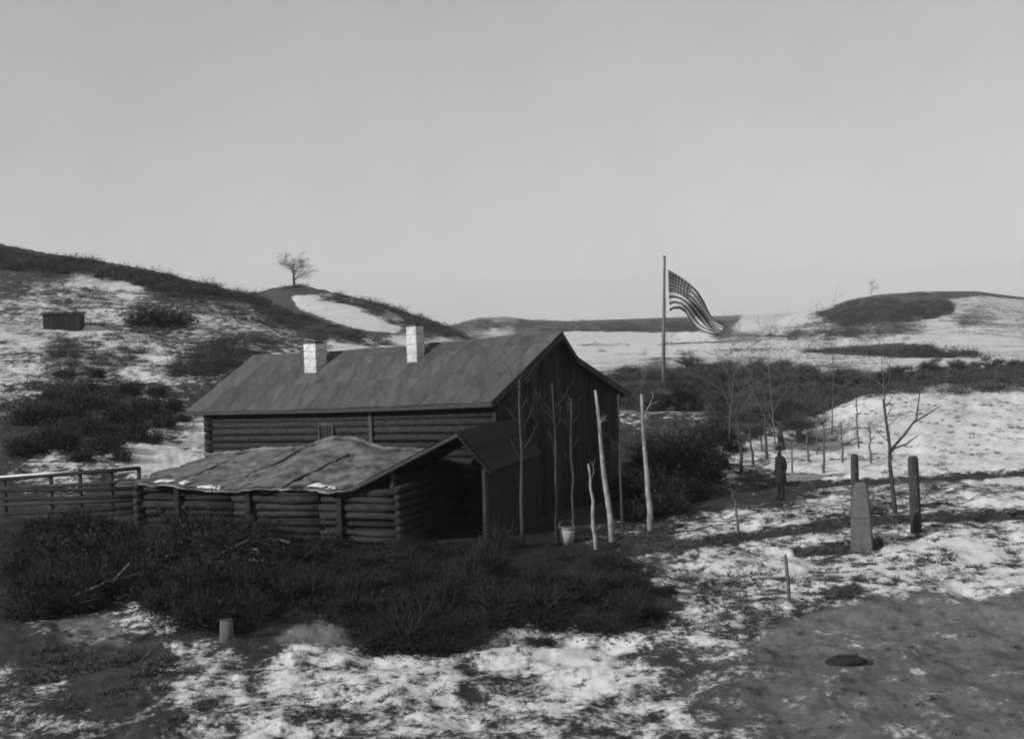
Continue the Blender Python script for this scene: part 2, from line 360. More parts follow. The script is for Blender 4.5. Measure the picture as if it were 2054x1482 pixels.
    for pl, wd in DARK_LINES:
        k = np.clip(1.5 - seg_dist(U, Vv + 3 * (fbm(U / 60, Vv / 60, 81) - 0.5), pl) / wd, 0, 1)
        cov = cov * (1 - 0.92 * k); Z = Z - 0.07 * k
    for _ in range(2):
        for ax in (0, 1):
            cov = (np.roll(cov, 1, ax) + 2 * cov + np.roll(cov, -1, ax)) / 4; earth = (np.roll(earth, 1, ax) + 2 * earth + np.roll(earth, -1, ax)) / 4
    front = ok & (np.abs(A) < 0.6)
    cov = np.where(front, cov, 0.5)
    n_r, n_a = X.shape
    idx = np.arange(n_r * n_a).reshape(n_r, n_a)
    Q = np.stack([idx[:-1, :-1], idx[:-1, 1:], idx[1:, 1:], idx[1:, :-1]], -1).reshape(-1, 4)[:, ::-1]
    me = np_mesh('ground', np.stack([X, Y, Z], -1).reshape(-1, 3), Q, smooth=True)
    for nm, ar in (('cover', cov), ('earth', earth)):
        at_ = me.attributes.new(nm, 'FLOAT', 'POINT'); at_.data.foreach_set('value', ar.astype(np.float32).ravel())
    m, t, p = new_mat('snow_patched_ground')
    N = t.nodes; L = t.links
    geo = N.new('ShaderNodeNewGeometry')
    def noise(sc, det, rough=0.6):
        mp = N.new('ShaderNodeMapping'); mp.inputs['Scale'].default_value = sc
        n = N.new('ShaderNodeTexNoise'); n.inputs['Scale'].default_value = 1; n.inputs['Detail'].default_value = det; n.inputs['Roughness'].default_value = rough
        L.new(geo.outputs['Position'], mp.inputs[0]); L.new(mp.outputs[0], n.inputs['Vector']); return n.outputs['Fac']
    def math_(op, a, b, c=None):
        n = N.new('ShaderNodeMath'); n.operation = op
        for i, q in enumerate((a, b, c)):
            if q is None: continue
            if isinstance(q, (int, float)): n.inputs[i].default_value = q
            else: L.new(q, n.inputs[i])
        return n.outputs[0]
    ac = N.new('ShaderNodeAttribute'); ac.attribute_name = 'cover'
    ae = N.new('ShaderNodeAttribute'); ae.attribute_name = 'earth'
    n1 = noise((1.75, 1.2, 1.75), 8, 0.72); n2 = noise((0.3, 0.2, 0.3), 6, 0.68); n3 = noise((9, 7, 9), 4); n4 = noise((0.045, 0.03, 0.045), 6, 0.7)
    nn = math_('ADD', math_('MULTIPLY', n1, 0.62), math_('MULTIPLY', n2, 0.38))
    s = math_('ADD', math_('SUBTRACT', nn, 0.5), math_('MULTIPLY', math_('SUBTRACT', ac.outputs['Fac'], 0.53), 0.42))
    s = math_('ADD', s, math_('MULTIPLY', math_('SUBTRACT', n3, 0.5), 0.24))
    s = math_('ADD', s, math_('MULTIPLY', math_('SUBTRACT', n4, 0.5), 0.34))
    mr = N.new('ShaderNodeMapRange'); mr.interpolation_type = 'SMOOTHSTEP'; L.new(s, mr.inputs[0])
    mr.inputs['From Min'].default_value = -0.06; mr.inputs['From Max'].default_value = 0.07
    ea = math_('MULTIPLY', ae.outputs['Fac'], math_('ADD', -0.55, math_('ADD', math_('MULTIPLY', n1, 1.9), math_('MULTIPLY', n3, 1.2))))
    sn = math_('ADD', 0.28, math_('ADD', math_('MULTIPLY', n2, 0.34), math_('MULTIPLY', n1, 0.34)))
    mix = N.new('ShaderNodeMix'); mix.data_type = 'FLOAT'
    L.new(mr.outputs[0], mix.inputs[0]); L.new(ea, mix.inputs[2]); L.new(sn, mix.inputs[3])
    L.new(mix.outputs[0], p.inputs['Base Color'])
    p.inputs['Roughness'].default_value = 0.9; p.inputs['Specular IOR Level'].default_value = 0.12
    bn = N.new('ShaderNodeBump'); bn.inputs['Strength'].default_value = 0.5; bn.inputs['Distance'].default_value = 0.06
    L.new(math_('ADD', math_('MULTIPLY', mr.outputs[0], 0.9), math_('ADD', n1, math_('MULTIPLY', n3, 0.3))), bn.inputs['Height']); L.new(bn.outputs[0], p.inputs['Normal'])
    o = link('ground', me, None, m); tag(o, kind='structure')
    return o
build_ground()

# ------------------------------------------------------------------ the log house
TH = R_(45.5); TAU = math.tan(R_(2.3)); HL, HW, EZ, HH = 18.14, 6.67, 3.93, 2.07
HO = np.array([-0.65, 44.0, 0.0])
E1 = np.array([-math.cos(TH), math.sin(TH), 0]); E2 = np.array([math.sin(TH), math.cos(TH), 0])
house = empty('log_house', HO)
tag(house, 'long dark log house with grey sheet roof and two white chimneys', 'house')
def HP(a, b, z):                               # house frame -> coordinates under the house empty; the house has settled towards its far end
    p = E1 * a + E2 * b
    sag = (0.09 * math.sin(math.pi * min(max(a / HL, 0), 1)) + 0.025 * math.sin(a * 1.7)) * min(max((z - 3.2) / 1.2, 0), 1)
    return (p[0], p[1], z - TAU * a - sag)
def hbox(mb, a0, a1, b0, b1, z0, z1):
    return mb.hexa([HP(a0, b0, z0), HP(a1, b0, z0), HP(a1, b1, z0), HP(a0, b1, z0), HP(a0, b0, z1), HP(a1, b0, z1), HP(a1, b1, z1), HP(a0, b1, z1)])
RB = HW / 2                                    # ridge line
KB, KZ = 4.05, EZ + HH - 0.86                  # kink of the rear slope
def roof_z(b):
    if b <= RB: return EZ + HH * b / RB
    if b <= KB: return EZ + HH + (KZ - EZ - HH) * (b - RB) / (KB - RB)
    return KZ + (EZ - 0.15 - KZ) * (b - KB) / (HW - KB)
wa0, wa1, wb0, wb1 = 0.35, HL - 0.9, 0.42, HW - 0.3
zb = -0.5
# front wall and far end wall: stacked round logs
rg = random.Random(4)
nlog = 18; lh = (EZ + 0.25 - zb) / nlog
for i in range(nlog):
    r = lh * rg.uniform(.47, .57); zc = zb + lh * (i + 0.5) + rg.uniform(-.015, .015)
    mb = MB(); e0 = rg.uniform(-0.02, 0.05); e1_ = rg.uniform(0.12, 0.3)
    mb.tube([HP(wa0 + 0.03 - e0 * 0, wb0 + r, zc), HP((wa0 + wa1) / 2, wb0 + r + rg.uniform(-.02, .02), zc + rg.uniform(-.02, .02)), HP(wa1 + e1_, wb0 + r, zc)], [r, r * 1.02, r * 0.95], 8)
    mb.build('log', M['log'], house, smooth=True)
    mb = MB(); zc2 = zc + lh * 0.5
    if zc2 + r > EZ - .1: continue
    mb.tube([HP(wa1 - r, wb0 - 0.2, zc2), HP(wa1 - r, wb1, zc2)], r, 8); mb.build('log', M['log'], house, smooth=True)
hbox(MB(), wa0 + 0.12, wa1 - 0.15, wb0 + 0.2, wb1 - 0.1, zb, EZ + 0.25).build('light_stop_core', M['dark'], house)  # unseen solid core, added so that no light leaks through the walls
# far gable triangle
g = MB(); A_ = [(wb0 + .05, EZ + .3)]; g_pts = [(wb0 + .1, EZ + .2), (RB, EZ + HH - .1), (KB, KZ - .1), (wb1, EZ - .1)]
g.poly([HP(wa1 - .2, b, z) for b, z in g_pts]).poly([HP(wa1 - .3, b, z) for b, z in g_pts[::-1]]); g.build('far_gable', M['dark'], house)
# near gable end: upright boards
b = wb0
while b < wb1 - 0.05:
    bw_ = rg.uniform(0.24, 0.33); b2 = min(b + bw_, wb1); mb = MB(); o1 = rg.uniform(0, 0.02); a0 = wa0 - 0.03 - o1; a1 = wa0 + 0.035
    z1a = roof_z(b + .01) - 0.1; z1b = roof_z(b2 - .01) - 0.1
    q0, q1 = b + .006, b2 - .006
    mb.hexa([HP(a0, q0, zb), HP(a1, q0, zb), HP(a1, q1, zb), HP(a0, q1, zb), HP(a0, q0, z1a), HP(a1, q0, z1a), HP(a1, q1, z1b), HP(a0, q1, z1b)])
    mb.build('board', M['board'], house)
    b = b2
hbox(MB(), wa0 - 0.07, wa0 + 0.1, wb0 - 0.02, wb0 + 0.12, zb, EZ + .2).build('corner_board', M['board'], house)
g = MB(); g_pts = [(wb0 + .02, zb)] + [(wb0 + .02, EZ + .2), (RB, EZ + HH - .12), (KB, KZ - .12), (wb1, EZ - .12), (wb1, zb)]
g.poly([HP(wa0 + 0.06, bb, z) for bb, z in g_pts]); g.poly([HP(wa0 + 0.1, bb, z) for bb, z in g_pts[::-1]]); g.build('gable_lining', M['dark'], house)
hbox(MB(), wa0 + .1, wa1 - .1, wb1 - .12, wb1, zb, EZ - .2).build('rear_wall', M['log'], house)
# roof: deck and laid sheets
def roof_strip(name, b0, b1, lift, mat, a0=0.0, a1=HL, th=0.09, parent=None):
    z0, z1 = roof_z(b0), roof_z(b1 - 1e-6)
    mb = MB(); lo, hi = lift, lift + th
    mb.hexa([HP(a0, b0, z0 + lo), HP(a1, b0, z0 + lo), HP(a1, b1, z1 + lo), HP(a0, b1, z1 + lo), HP(a0, b0, z0 + hi), HP(a1, b0, z0 + hi), HP(a1, b1, z1 + hi), HP(a0, b1, z1 + hi)])
    return mb.build(name, mat, parent or house)
for q0, q1 in ((0.02, RB), (RB, KB), (KB, HW)):
    for i in range(12):
        roof_strip('roof_deck', q0, q1, -0.12, M['fascia'], 0.03 + (HL - .06) * i / 12, 0.03 + (HL - .06) * (i + 1) / 12 - .002, 0.085)
courses = [(-0.04, 1.52), (1.46, 2.92), (2.86, RB + 0.02)]
for ci, (b0, b1) in enumerate(courses):
    a = 0.0 if ci != 1 else -0.0; k = 0
    while a < HL - 0.05:
        wdt = rg.uniform(0.95, 1.55) if k else rg.uniform(0.6, 1.2); a2 = min(a + wdt, HL)
        if HL - a2 < 0.4: a2 = HL
        lift0 = 0.004 + 0.016 * ci + rg.uniform(0, 0.006); th = 0.012
        z0, z1 = roof_z(max(b0, 0)) - (0.02 if b0 < 0 else 0), roof_z(min(b1, RB))
        mb = MB(); lo, hi = lift0, lift0 + th; sag = rg.uniform(-.01, .01); x0, x1 = a + .008, a2 - .008
        am = (x0 + x1) / 2
        mb.hexa([HP(x0, b0, z0 + lo), HP(x1, b0, z0 + lo), HP(x1, b1, z1 + lo), HP(x0, b1, z1 + lo), HP(x0, b0, z0 + hi), HP(x1, b0, z0 + hi + sag * .5), HP(x1, b1, z1 + hi), HP(x0, b1, z1 + hi)])
        mb.build('roof_sheet', M['roof'], house); a = a2; k += 1
for (b0, b1) in ((RB, KB), (KB, HW + 0.05)):
    a = 0.0
    while a < HL - .05:
        a2 = min(a + rg.uniform(1.4, 2.0), HL); roof_strip('roof_sheet', b0, b1, 0.004, M['roof'], a + .008, a2 - .008, 0.012); a = a2
mb = MB(); mb.tube([HP(HL * i / 16, RB, EZ + HH + .02) for i in range(17)], 0.055, 6); mb.build('ridge_cap', M['roof'], house)
for i in range(4): hbox(MB(), 0.02 + (HL - .04) * i / 4, (HL - .04) * (i + 1) / 4 + .012, -0.03, 0.015, EZ - 0.17, EZ - 0.03).build('eave_board', M['fascia'], house)
mb = MB()
for s0, s1 in ((0, RB), (RB, KB), (KB, HW)):
    z0, z1 = roof_z(s0), roof_z(s1)
    mb.hexa([HP(0.0, s0, z0 - .2), HP(.03, s0, z0 - .2), HP(.03, s1, z1 - .2), HP(0.0, s1, z1 - .2), HP(0.0, s0, z0 - .02), HP(.03, s0, z0 - .02), HP(.03, s1, z1 - .02), HP(0.0, s1, z1 - .02)])
mb.build('barge_board', M['fascia'], house)
def house_ray(u, v, b=None, a=None, slope=False):     # pixel -> house coordinates on the wall plane b, the gable plane a, or the front roof slope
    d = ray(u, v); o = CAM - HO
    oa, ob, da, db = o @ E1, o @ E2, d @ E1, d @ E2
    if slope:   # z - TAU*a = ... roof plane: z = EZ + HH/RB*b - TAU*a
        k = HH / RB; t = (EZ + k * ob - TAU * oa - o[2]) / (d[2] - k * db + TAU * da)
    elif a is None: t = (b - ob) / db
    else: t = (a - oa) / da
    p = o + d * t; aa = oa + da * t
    return aa, ob + db * t, p[2] + TAU * aa
# chimneys
for (u, v, wpx, toppx) in ((622, 745, 35, 684), (826, 725, 27, 650)):
    a, b, z = house_ray(u, v, slope=True)
    dep = (CAM[1] * 0 + (HO + E1 * a + E2 * b)[1]); wd = wpx * dep / F * 1.12; hgt = (v - toppx) * dep / F * 0.97
    ch = bpy.data.objects.new('chimney', None); COL.objects.link(ch); ch.parent = house; ch.empty_display_size = .2
    bw0 = b; tot = hgt + 0.02
    n = 5; zc = z - 0.35; H0 = tot + 0.35
    for i in range(n):
        za = zc + H0 * i / n; zb2 = zc + H0 * (i + 1) / n - 0.008; q = wd / 2 + rg.uniform(-.008, .012)
        hbox(MB(), a - q, a + q, bw0, bw0 + 2 * q * .72, za, zb2).build('chimney_course', M['white'], ch, bevel=0.035)
    hbox(MB(), a - wd / 2 + .02, a + wd / 2 - .02, bw0 + .03, bw0 + wd * .72 - .03, zc, zc + H0 - .04).build('chimney_core', M['white'], ch)
    hbox(MB(), a - wd / 2 - .03, a + wd / 2 + .03, bw0 - .03, bw0 + wd * .72 + .03, zc + H0 - .002, zc + H0 + .05).build('cap', M['stone'], ch, bevel=.015)
    hbox(MB(), a - wd / 2 + .1, a + wd / 2 - .1, bw0 + .1, bw0 + wd * .72 - .1, zc + H0 + .052, zc + H0 + .09).build('flue', M['dark'], ch)
# windows of the front wall
for (u, v, ww, wh) in ((655, 868, 0.75, 0.55),):
    a, b, z = house_ray(u, v, b=wb0)
    wn = bpy.data.objects.new('window', None); COL.objects.link(wn); wn.parent = house; wn.empty_display_size = .2
    fr = MB()
    for q in ((a - ww/2 - .07, a - ww/2, z - wh/2 - .07, z + wh/2 + .07), (a + ww/2, a + ww/2 + .07, z - wh/2 - .07, z + wh/2 + .07), (a - ww/2, a + ww/2, z + wh/2, z + wh/2 + .07)):
        hbox(fr, q[0], q[1], wb0 - .05, wb0 + .1, q[2], q[3])
    hbox(fr, a - .02, a + .02, wb0 - .03, wb0 + .1, z - wh/2, z + wh/2); fr.build('frame', M['frame'], wn)
    for s in (-1, 1):
        x0, x1 = (a - ww/2, a - .02) if s < 0 else (a + .02, a + ww/2)
        hbox(MB(), x0, x1, wb0 - .012, wb0 + .04, z - wh/2, z + wh/2).build('pane', M['pane'], wn)
    hbox(MB(), a - ww/2 - .12, a + ww/2 + .12, wb0 - .1, wb0 + .1, z - wh/2 - .12, z - wh/2 - .07).build('sill', M['frame'], wn)
a, b, z = house_ray(745, 860, b=wb0)
hbox(MB(), a - .09, a + .09, wb0 - .06, wb0 + .02, 0.3, EZ - .02).build('wall_batten', M['frame'], house)

# ------------------------------------------------------------------ low shed in front of the house
S0 = at(805, 1050, 40.2); S1 = at(282, 1040, 43.5)
S0[2] = 0; S1[2] = 0
SE1 = (S1 - S0); SL = float(np.linalg.norm(SE1)); SE1 = SE1 / SL; SE2 = np.array([-SE1[1], SE1[0], 0]); SE2 = SE2 if SE2[1] > 0 else -SE2
shed = empty('log_shed', S0); tag(shed, 'low log shed with sagging mottled turf roof in front of the house', 'shed')
def SP(a, b, z): p = SE1 * a + SE2 * b; return (p[0], p[1], z)
SD = 4.4
def shed_eave(a): return 1.82 - 0.10 * math.sin(a / SL * math.pi) + 0.04 * math.sin(a * 1.9)
nl = 8
for i in range(nl):
    z = -0.15 + (i + .5) * 0.232; r = .123
    for (p, q) in (((0.0, 0), (SL * .29, 0)), ((SL * .29 + .02, 0), (SL * .62, 0)), ((SL * .62 + .02, 0), (SL, 0))):
        mb = MB(); zz = z + rg.uniform(-.03, .03); bb = rg.uniform(-.05, .05); r1 = rg.uniform(.085, .14)
        mb.tube([SP(p[0], bb, zz + rg.uniform(-.03, .03)), SP((p[0] * 2 + q[0]) / 3, bb + rg.uniform(-.03, .03), zz + rg.uniform(-.03, .03)), SP((p[0] + 2 * q[0]) / 3, bb, zz + rg.uniform(-.03, .03)), SP(q[0], bb, zz)], [r1, r1 * .97, r1 * .92, r1 * .85], 8); mb.build('log', M['log'], shed, smooth=True)
for a in (0, SL):
    for i in range(nl):
        mb = MB(); z = -0.04 + (i + .5) * 0.232; mb.tube([SP(a, -.2, z), SP(a, SD, z)], .12, 8); mb.build('log', M['log'], shed, smooth=True)
for u in (370, 516, 695):
    k = (805 - u) / (805 - 282) * SL
    mb = MB(); mb.hexa([SP(k - .08, -.24, -.2), SP(k + .08, -.24, -.2), SP(k + .08, -.12, -.2), SP(k - .08, -.12, -.2), SP(k - .08, -.24, 1.7), SP(k + .08, -.24, 1.7), SP(k + .08, -.12, 1.7), SP(k - .08, -.12, 1.7)])
    mb.build('wall_post', M['dark'], shed)
mb = MB(); mb.hexa([SP(.1, .1, -.2), SP(SL - .1, .1, -.2), SP(SL - .1, SD, -.2), SP(.1, SD, -.2), SP(.1, .1, 1.65), SP(SL - .1, .1, 1.65), SP(SL - .1, SD, 1.9), SP(.1, SD, 1.9)]); mb.build('light_stop_core', M['dark'], shed)  # unseen core added behind the shed logs, keeps light out
# roof surface: back edge outline taken from the photograph, thick and sagging
na, nb = 120, 50; top = []; 
def shed_top(a, t):                             # t 0 eave .. 1 ridge
    peak = np.interp(a, [0, 1.0, 2.6, 4.4, 6.2, SL + .3], [2.05, 2.30, 2.48, 2.74, 2.42, 2.15])
    z = shed_eave(a) + (peak - shed_eave(a)) * (t ** 0.9)
    return z + 0.20 * (float(fbm(a * 1.1, t * 5, 91)) - .5) + .09 * (float(fbm(a * 4, t * 16, 93)) - .5) - 0.1 * math.sin(t * math.pi) * 0.6
V = []
for side in (0, 1):
    for i in range(na + 1):
        for j in range(nb + 1):
            a = 1.15 + .5 * math.sin(j * .35) * .35 + (SL - .65) * i / na; t = j / nb
            e = -0.38 + 0.12 * math.sin(a * 2.3) + .07 * math.sin(a * 5.1)
            bb = e + (SD * 0.98 - e) * t; z = shed_top(a, t) - (0.09 if side else 0)
            V.append(SP(a, bb, z))
Q = []; st = (na + 1) * (nb + 1)
for i in range(na):
    for j in range(nb):
        k = i * (nb + 1) + j; q = (k, k + nb + 1, k + nb + 2, k + 1); Q.append(q); Q.append(tuple(st + x for x in q[::-1]))
    for j in (0, nb):
        k = i * (nb + 1) + j; Q.append((k, k + nb + 1, st + k + nb + 1, st + k))
for j in range(nb):
    for i in (0, na):
        k = i * (nb + 1) + j; Q.append((k, k + 1, st + k + 1, st + k))
sroof = link('roof', np_mesh('roof', V, Q, True), shed, M['turf'])
V2 = []; nbk = 8                                 # rear slope
for i in range(na + 1):
    for j in range(nbk + 1):
        a = 1.15 + (SL - .65) * i / na; t = j / nbk; V2.append(SP(a, SD * .98 + 2.2 * t, shed_top(a, 1.0) - 0.005 - 0.7 * t))
Q2 = [(i * (nbk + 1) + j, (i + 1) * (nbk + 1) + j, (i + 1) * (nbk + 1) + j + 1, i * (nbk + 1) + j + 1) for i in range(na) for j in range(nbk)]
rb = link('rear_roof', np_mesh('rear_roof', V2, Q2, True), shed, M['turf']); sm = rb.modifiers.new('t', 'SOLIDIFY'); sm.thickness = .12
for (u, v, rx) in ((352, 957, .3), (385, 957, .22), (428, 956, .3), (455, 956, .12), (655, 952, .24), (680, 950, .14)):
    k = (805 - u) / (805 - 282) * SL
    o = link('snow_patch', blob((rx, .15, .05), int(u), 3, amp=.9), sroof, M['snow'])
    o.location = SP(k, -0.24 + .1 * math.sin(u), shed_top(k, 0.02) + .015); o.rotation_euler = (0, 0, math.atan2(SE1[1], SE1[0]))

for u, t0_, t1_ in ((345, .05, .7), (455, .3, .95), (590, .0, .8)):      # weighting poles laid up the turf
    k = (805 - u) / (805 - 282) * SL; mb = MB()
    mb.tube([SP(k - .55 * f * (1 + .4 * math.sin(u)), -.3 + (SD * .95 + .3) * f, shed_top(k - .55 * f * (1 + .4 * math.sin(u)), f) + .0) for f in np.linspace(t0_, t1_, 7)], .035, 5); mb.build('roof_pole', M['board'], shed, smooth=True)
# ------------------------------------------------------------------ gabled entry porch, open and dark inside
porch = empty('entry_porch', (0, 0, 0)); tag(porch, 'dark gabled entry porch open towards the viewer, between shed and gable end', 'porch')
PY = 40.6
apex = at(925, 868, PY); le = at(712, 980, PY); ri = at(990, 945, PY)
back = Vector((0.35, 1.0, 0)).normalized() * 4.6
def off(p, q=1.0, dz=0.0): return (p[0] + back.x * q, p[1] + back.y * q, p[2] + dz)
def slope_boards(p0, p1, n, name, mat):
    for i in range(n):
        f0, f1 = i / n + .004, (i + 1) / n - .004
        q0 = tuple(p0[k] + (p1[k] - p0[k]) * f0 for k in range(3)); q1 = tuple(p0[k] + (p1[k] - p0[k]) * f1 for k in range(3)); dz = rg.uniform(0, .015)
        MB().hexa([off(q0, -.05, dz), off(q1, -.05, dz), off(q1, 1, dz), off(q0, 1, dz), off(q0, -.05, .06 + dz), off(q1, -.05, .06 + dz), off(q1, 1, .06 + dz), off(q0, 1, .06 + dz)]).build(name, mat, porch)
slope_boards(le, apex, 9, 'roof_board', M['board']); slope_boards(apex, ri, 5, 'roof_board', M['board'])
MB().tube([off(le, -.06, -.03), off(apex, -.06, -.05)], .05, 6).build('rafter', M['frame'], porch)  # lit left roof edge put into the colour, paler than the right rafter
MB().tube([off(ri, -.06, -.03), off(apex, -.06, -.05)], .05, 6).build('rafter', M['dark'], porch)
pl = at(790, 1060, PY); pr = at(975, 1060, PY)
for p in (pl, pr):
    MB().tube([(p[0], p[1], -.2), (p[0] + .02, p[1], 2.15)], .085, 7).build('post', M['post'], porch)
def wallq(p, q0, q1, zt):
    d = Vector((back.y, -back.x, 0)).normalized() * .06
    a = off((p[0], p[1], -.2), q0); b_ = off((p[0], p[1], -.2), q1)
    return MB().hexa([a, b_, (b_[0] + d.x, b_[1] + d.y, -.2), (a[0] + d.x, a[1] + d.y, -.2), (a[0], a[1], zt), (b_[0], b_[1], zt), (b_[0] + d.x, b_[1] + d.y, zt), (a[0] + d.x, a[1] + d.y, zt)])
wallq(pl, .02, 1, 2.0).build('side_wall', M['dark'], porch); wallq(pr, .02, 1, 2.0).build('side_wall', M['dark'], porch)
# ground-bearing sill so that the porch stands on the earth
MB().box((pl[0] - .1, PY + .02, -.25), (pr[0] + .1, PY + .2, 0.12)).build('threshold', M['dark'], porch)

# ------------------------------------------------------------------ flagpole and flag
FY = 95.0
pt = at(1333, 517, FY); pbx = at(1327.5, 760, FY); gz = hz(pbx[0], pbx[1])
fp = empty('flagpole', (pbx[0], pbx[1], gz)); tag(fp, 'tall thin pale flagpole behind the house', 'flagpole')
H = pt[2] - gz; dx = pt[0] - pbx[0]
MB().tube([(0, 0, -.6), (dx * .5, 0, H * .5), (dx, 0, H)], [.13, .11, .08], 8).build('pole', M['pole'], fp, smooth=True)
MB().tube([(dx, 0, H - .02), (dx, 0, H + .06), (dx, 0, H + .14)], [.08, .13, .04], 8).build('finial', M['pole'], fp, smooth=True)
Tc = [(1340, 541), (1352, 548), (1368, 558), (1385, 571), (1400, 584), (1414, 604), (1426, 628), (1437, 645), (1450, 656)]
Bc = [(1343, 625), (1352, 620), (1364, 620), (1376, 628), (1386, 643), (1396, 655), (1408, 664), (1422, 670), (1438, 676)]
def curve(C, s):
    x = np.linspace(0, 1, len(C)); return float(np.interp(s, x, [c[0] for c in C])), float(np.interp(s, x, [c[1] for c in C]))
ns, ntt = 64, 40; V = []; UV = []
for i in range(ns + 1):
    s = i / ns; t0, b0 = curve(Tc, s), curve(Bc, s)
    for j in range(ntt + 1):
        t = j / ntt; u = t0[0] + (b0[0] - t0[0]) * t; v = t0[1] + (b0[1] - t0[1]) * t
        u += 3.0 * s * math.sin(t * 9 + s * 6); v += 2.0 * s * math.sin(t * 7 - s * 8)
        dep = FY + 0.75 * s * math.sin(s * 9 + t * 3.2) + 0.35 * s * math.sin(t * 12 + s * 4)
        V.append(at(u, v, dep)); UV.append((s, 1 - t))
Q = [(i * (ntt + 1) + j, i * (ntt + 1) + j + 1, (i + 1) * (ntt + 1) + j + 1, (i + 1) * (ntt + 1) + j) for i in range(ns) for j in range(ntt)]
V = np.array(V); fo = V[0].copy(); me = np_mesh('flag', V - fo, Q, True)
uvl = me.uv_layers.new(name='UVMap'); li = np.zeros(len(me.loops), np.int32); me.loops.foreach_get('vertex_index', li)
uvl.data.foreach_set('uv', np.array(UV, np.float32)[li].ravel())
m, t, p = new_mat('flag_cloth'); N = t.nodes; L = t.links
uv = N.new('ShaderNodeUVMap'); sp = N.new('ShaderNodeSeparateXYZ'); L.new(uv.outputs[0], sp.inputs[0])
def mth(op, a, b=None):
    n = N.new('ShaderNodeMath'); n.operation = op
    for i, q in enumerate((a, b)):
        if q is None: continue
        if isinstance(q, (int, float)): n.inputs[i].default_value = q
        else: L.new(q, n.inputs[i])
    return n.outputs[0]
stripe = mth('LESS_THAN', mth('FRACT', mth('MULTIPLY', mth('SUBTRACT', 1.0, sp.outputs[1]), 6.5)), 0.5)     # 1 = dark stripe; 13 stripes, first and last dark
canton = mth('MULTIPLY', mth('LESS_THAN', sp.outputs[0], 0.40), mth('GREATER_THAN', sp.outputs[1], 6 / 13.0))
fx = mth('SUBTRACT', mth('FRACT', mth('MULTIPLY', sp.outputs[0], 8 / 0.40)), 0.5)
fy = mth('SUBTRACT', mth('FRACT', mth('MULTIPLY', mth('SUBTRACT', sp.outputs[1], 6 / 13.0), 6 * 13 / 7.0)), 0.5)
star = mth('LESS_THAN', mth('ADD', mth('MULTIPLY', fx, fx), mth('MULTIPLY', fy, fy)), 0.085)
cst = mth('SUBTRACT', 0.46, mth('MULTIPLY', stripe, 0.41)); cca = mth('ADD', 0.035, mth('MULTIPLY', star, 0.22))
mx = N.new('ShaderNodeMix'); mx.data_type = 'FLOAT'; L.new(canton, mx.inputs[0]); L.new(cst, mx.inputs[2]); L.new(cca, mx.inputs[3])
L.new(mx.outputs[0], p.inputs['Base Color']); p.inputs['Roughness'].default_value = .9
flag = link('flag', me, None, m); flag.location = fo; sm = flag.modifiers.new('t', 'SOLIDIFY'); sm.thickness = 0.012
tag(flag, 'striped flag with dark starred corner blowing from the flagpole', 'flag')
MB().tube([(dx * .93, -.1, H - .05), (dx * .90, -.14, H * .5), (dx * .3, -.15, 1.0)], .012, 4).build('halyard', M['pole'], fp)

# ------------------------------------------------------------------ vegetation
def tri_twigs(rg, P, D, ln, wd):               # triangles from points P along directions D
    n = len(P); D = D / (np.linalg.norm(D, axis=1, keepdims=True) + 1e-9)
    S = np.cross(D, rg.normal(size=(n, 3))); S /= (np.linalg.norm(S, axis=1, keepdims=True) + 1e-9)
    V = np.empty((n, 3, 3)); V[:, 0] = P - S * wd[:, None] / 2; V[:, 1] = P + S * wd[:, None] / 2; V[:, 2] = P + D * ln[:, None]
    return V.reshape(-1, 3)
def leaf_tris(rg, P, size):
    n = len(P); a = rg.normal(size=(n, 3)); a /= np.linalg.norm(a, axis=1, keepdims=True); b_ = np.cross(a, rg.normal(size=(n, 3))); b_ /= np.linalg.norm(b_, axis=1, keepdims=True)
    V = np.empty((n, 3, 3)); V[:, 0] = P - a * size[:, None] * .6; V[:, 1] = P + b_ * size[:, None] * .5; V[:, 2] = P + a * size[:, None] * .6
    return V.reshape(-1, 3)
def tri_mesh(name, V): return np_mesh(name, V, np.arange(len(V)).reshape(-1, 3))

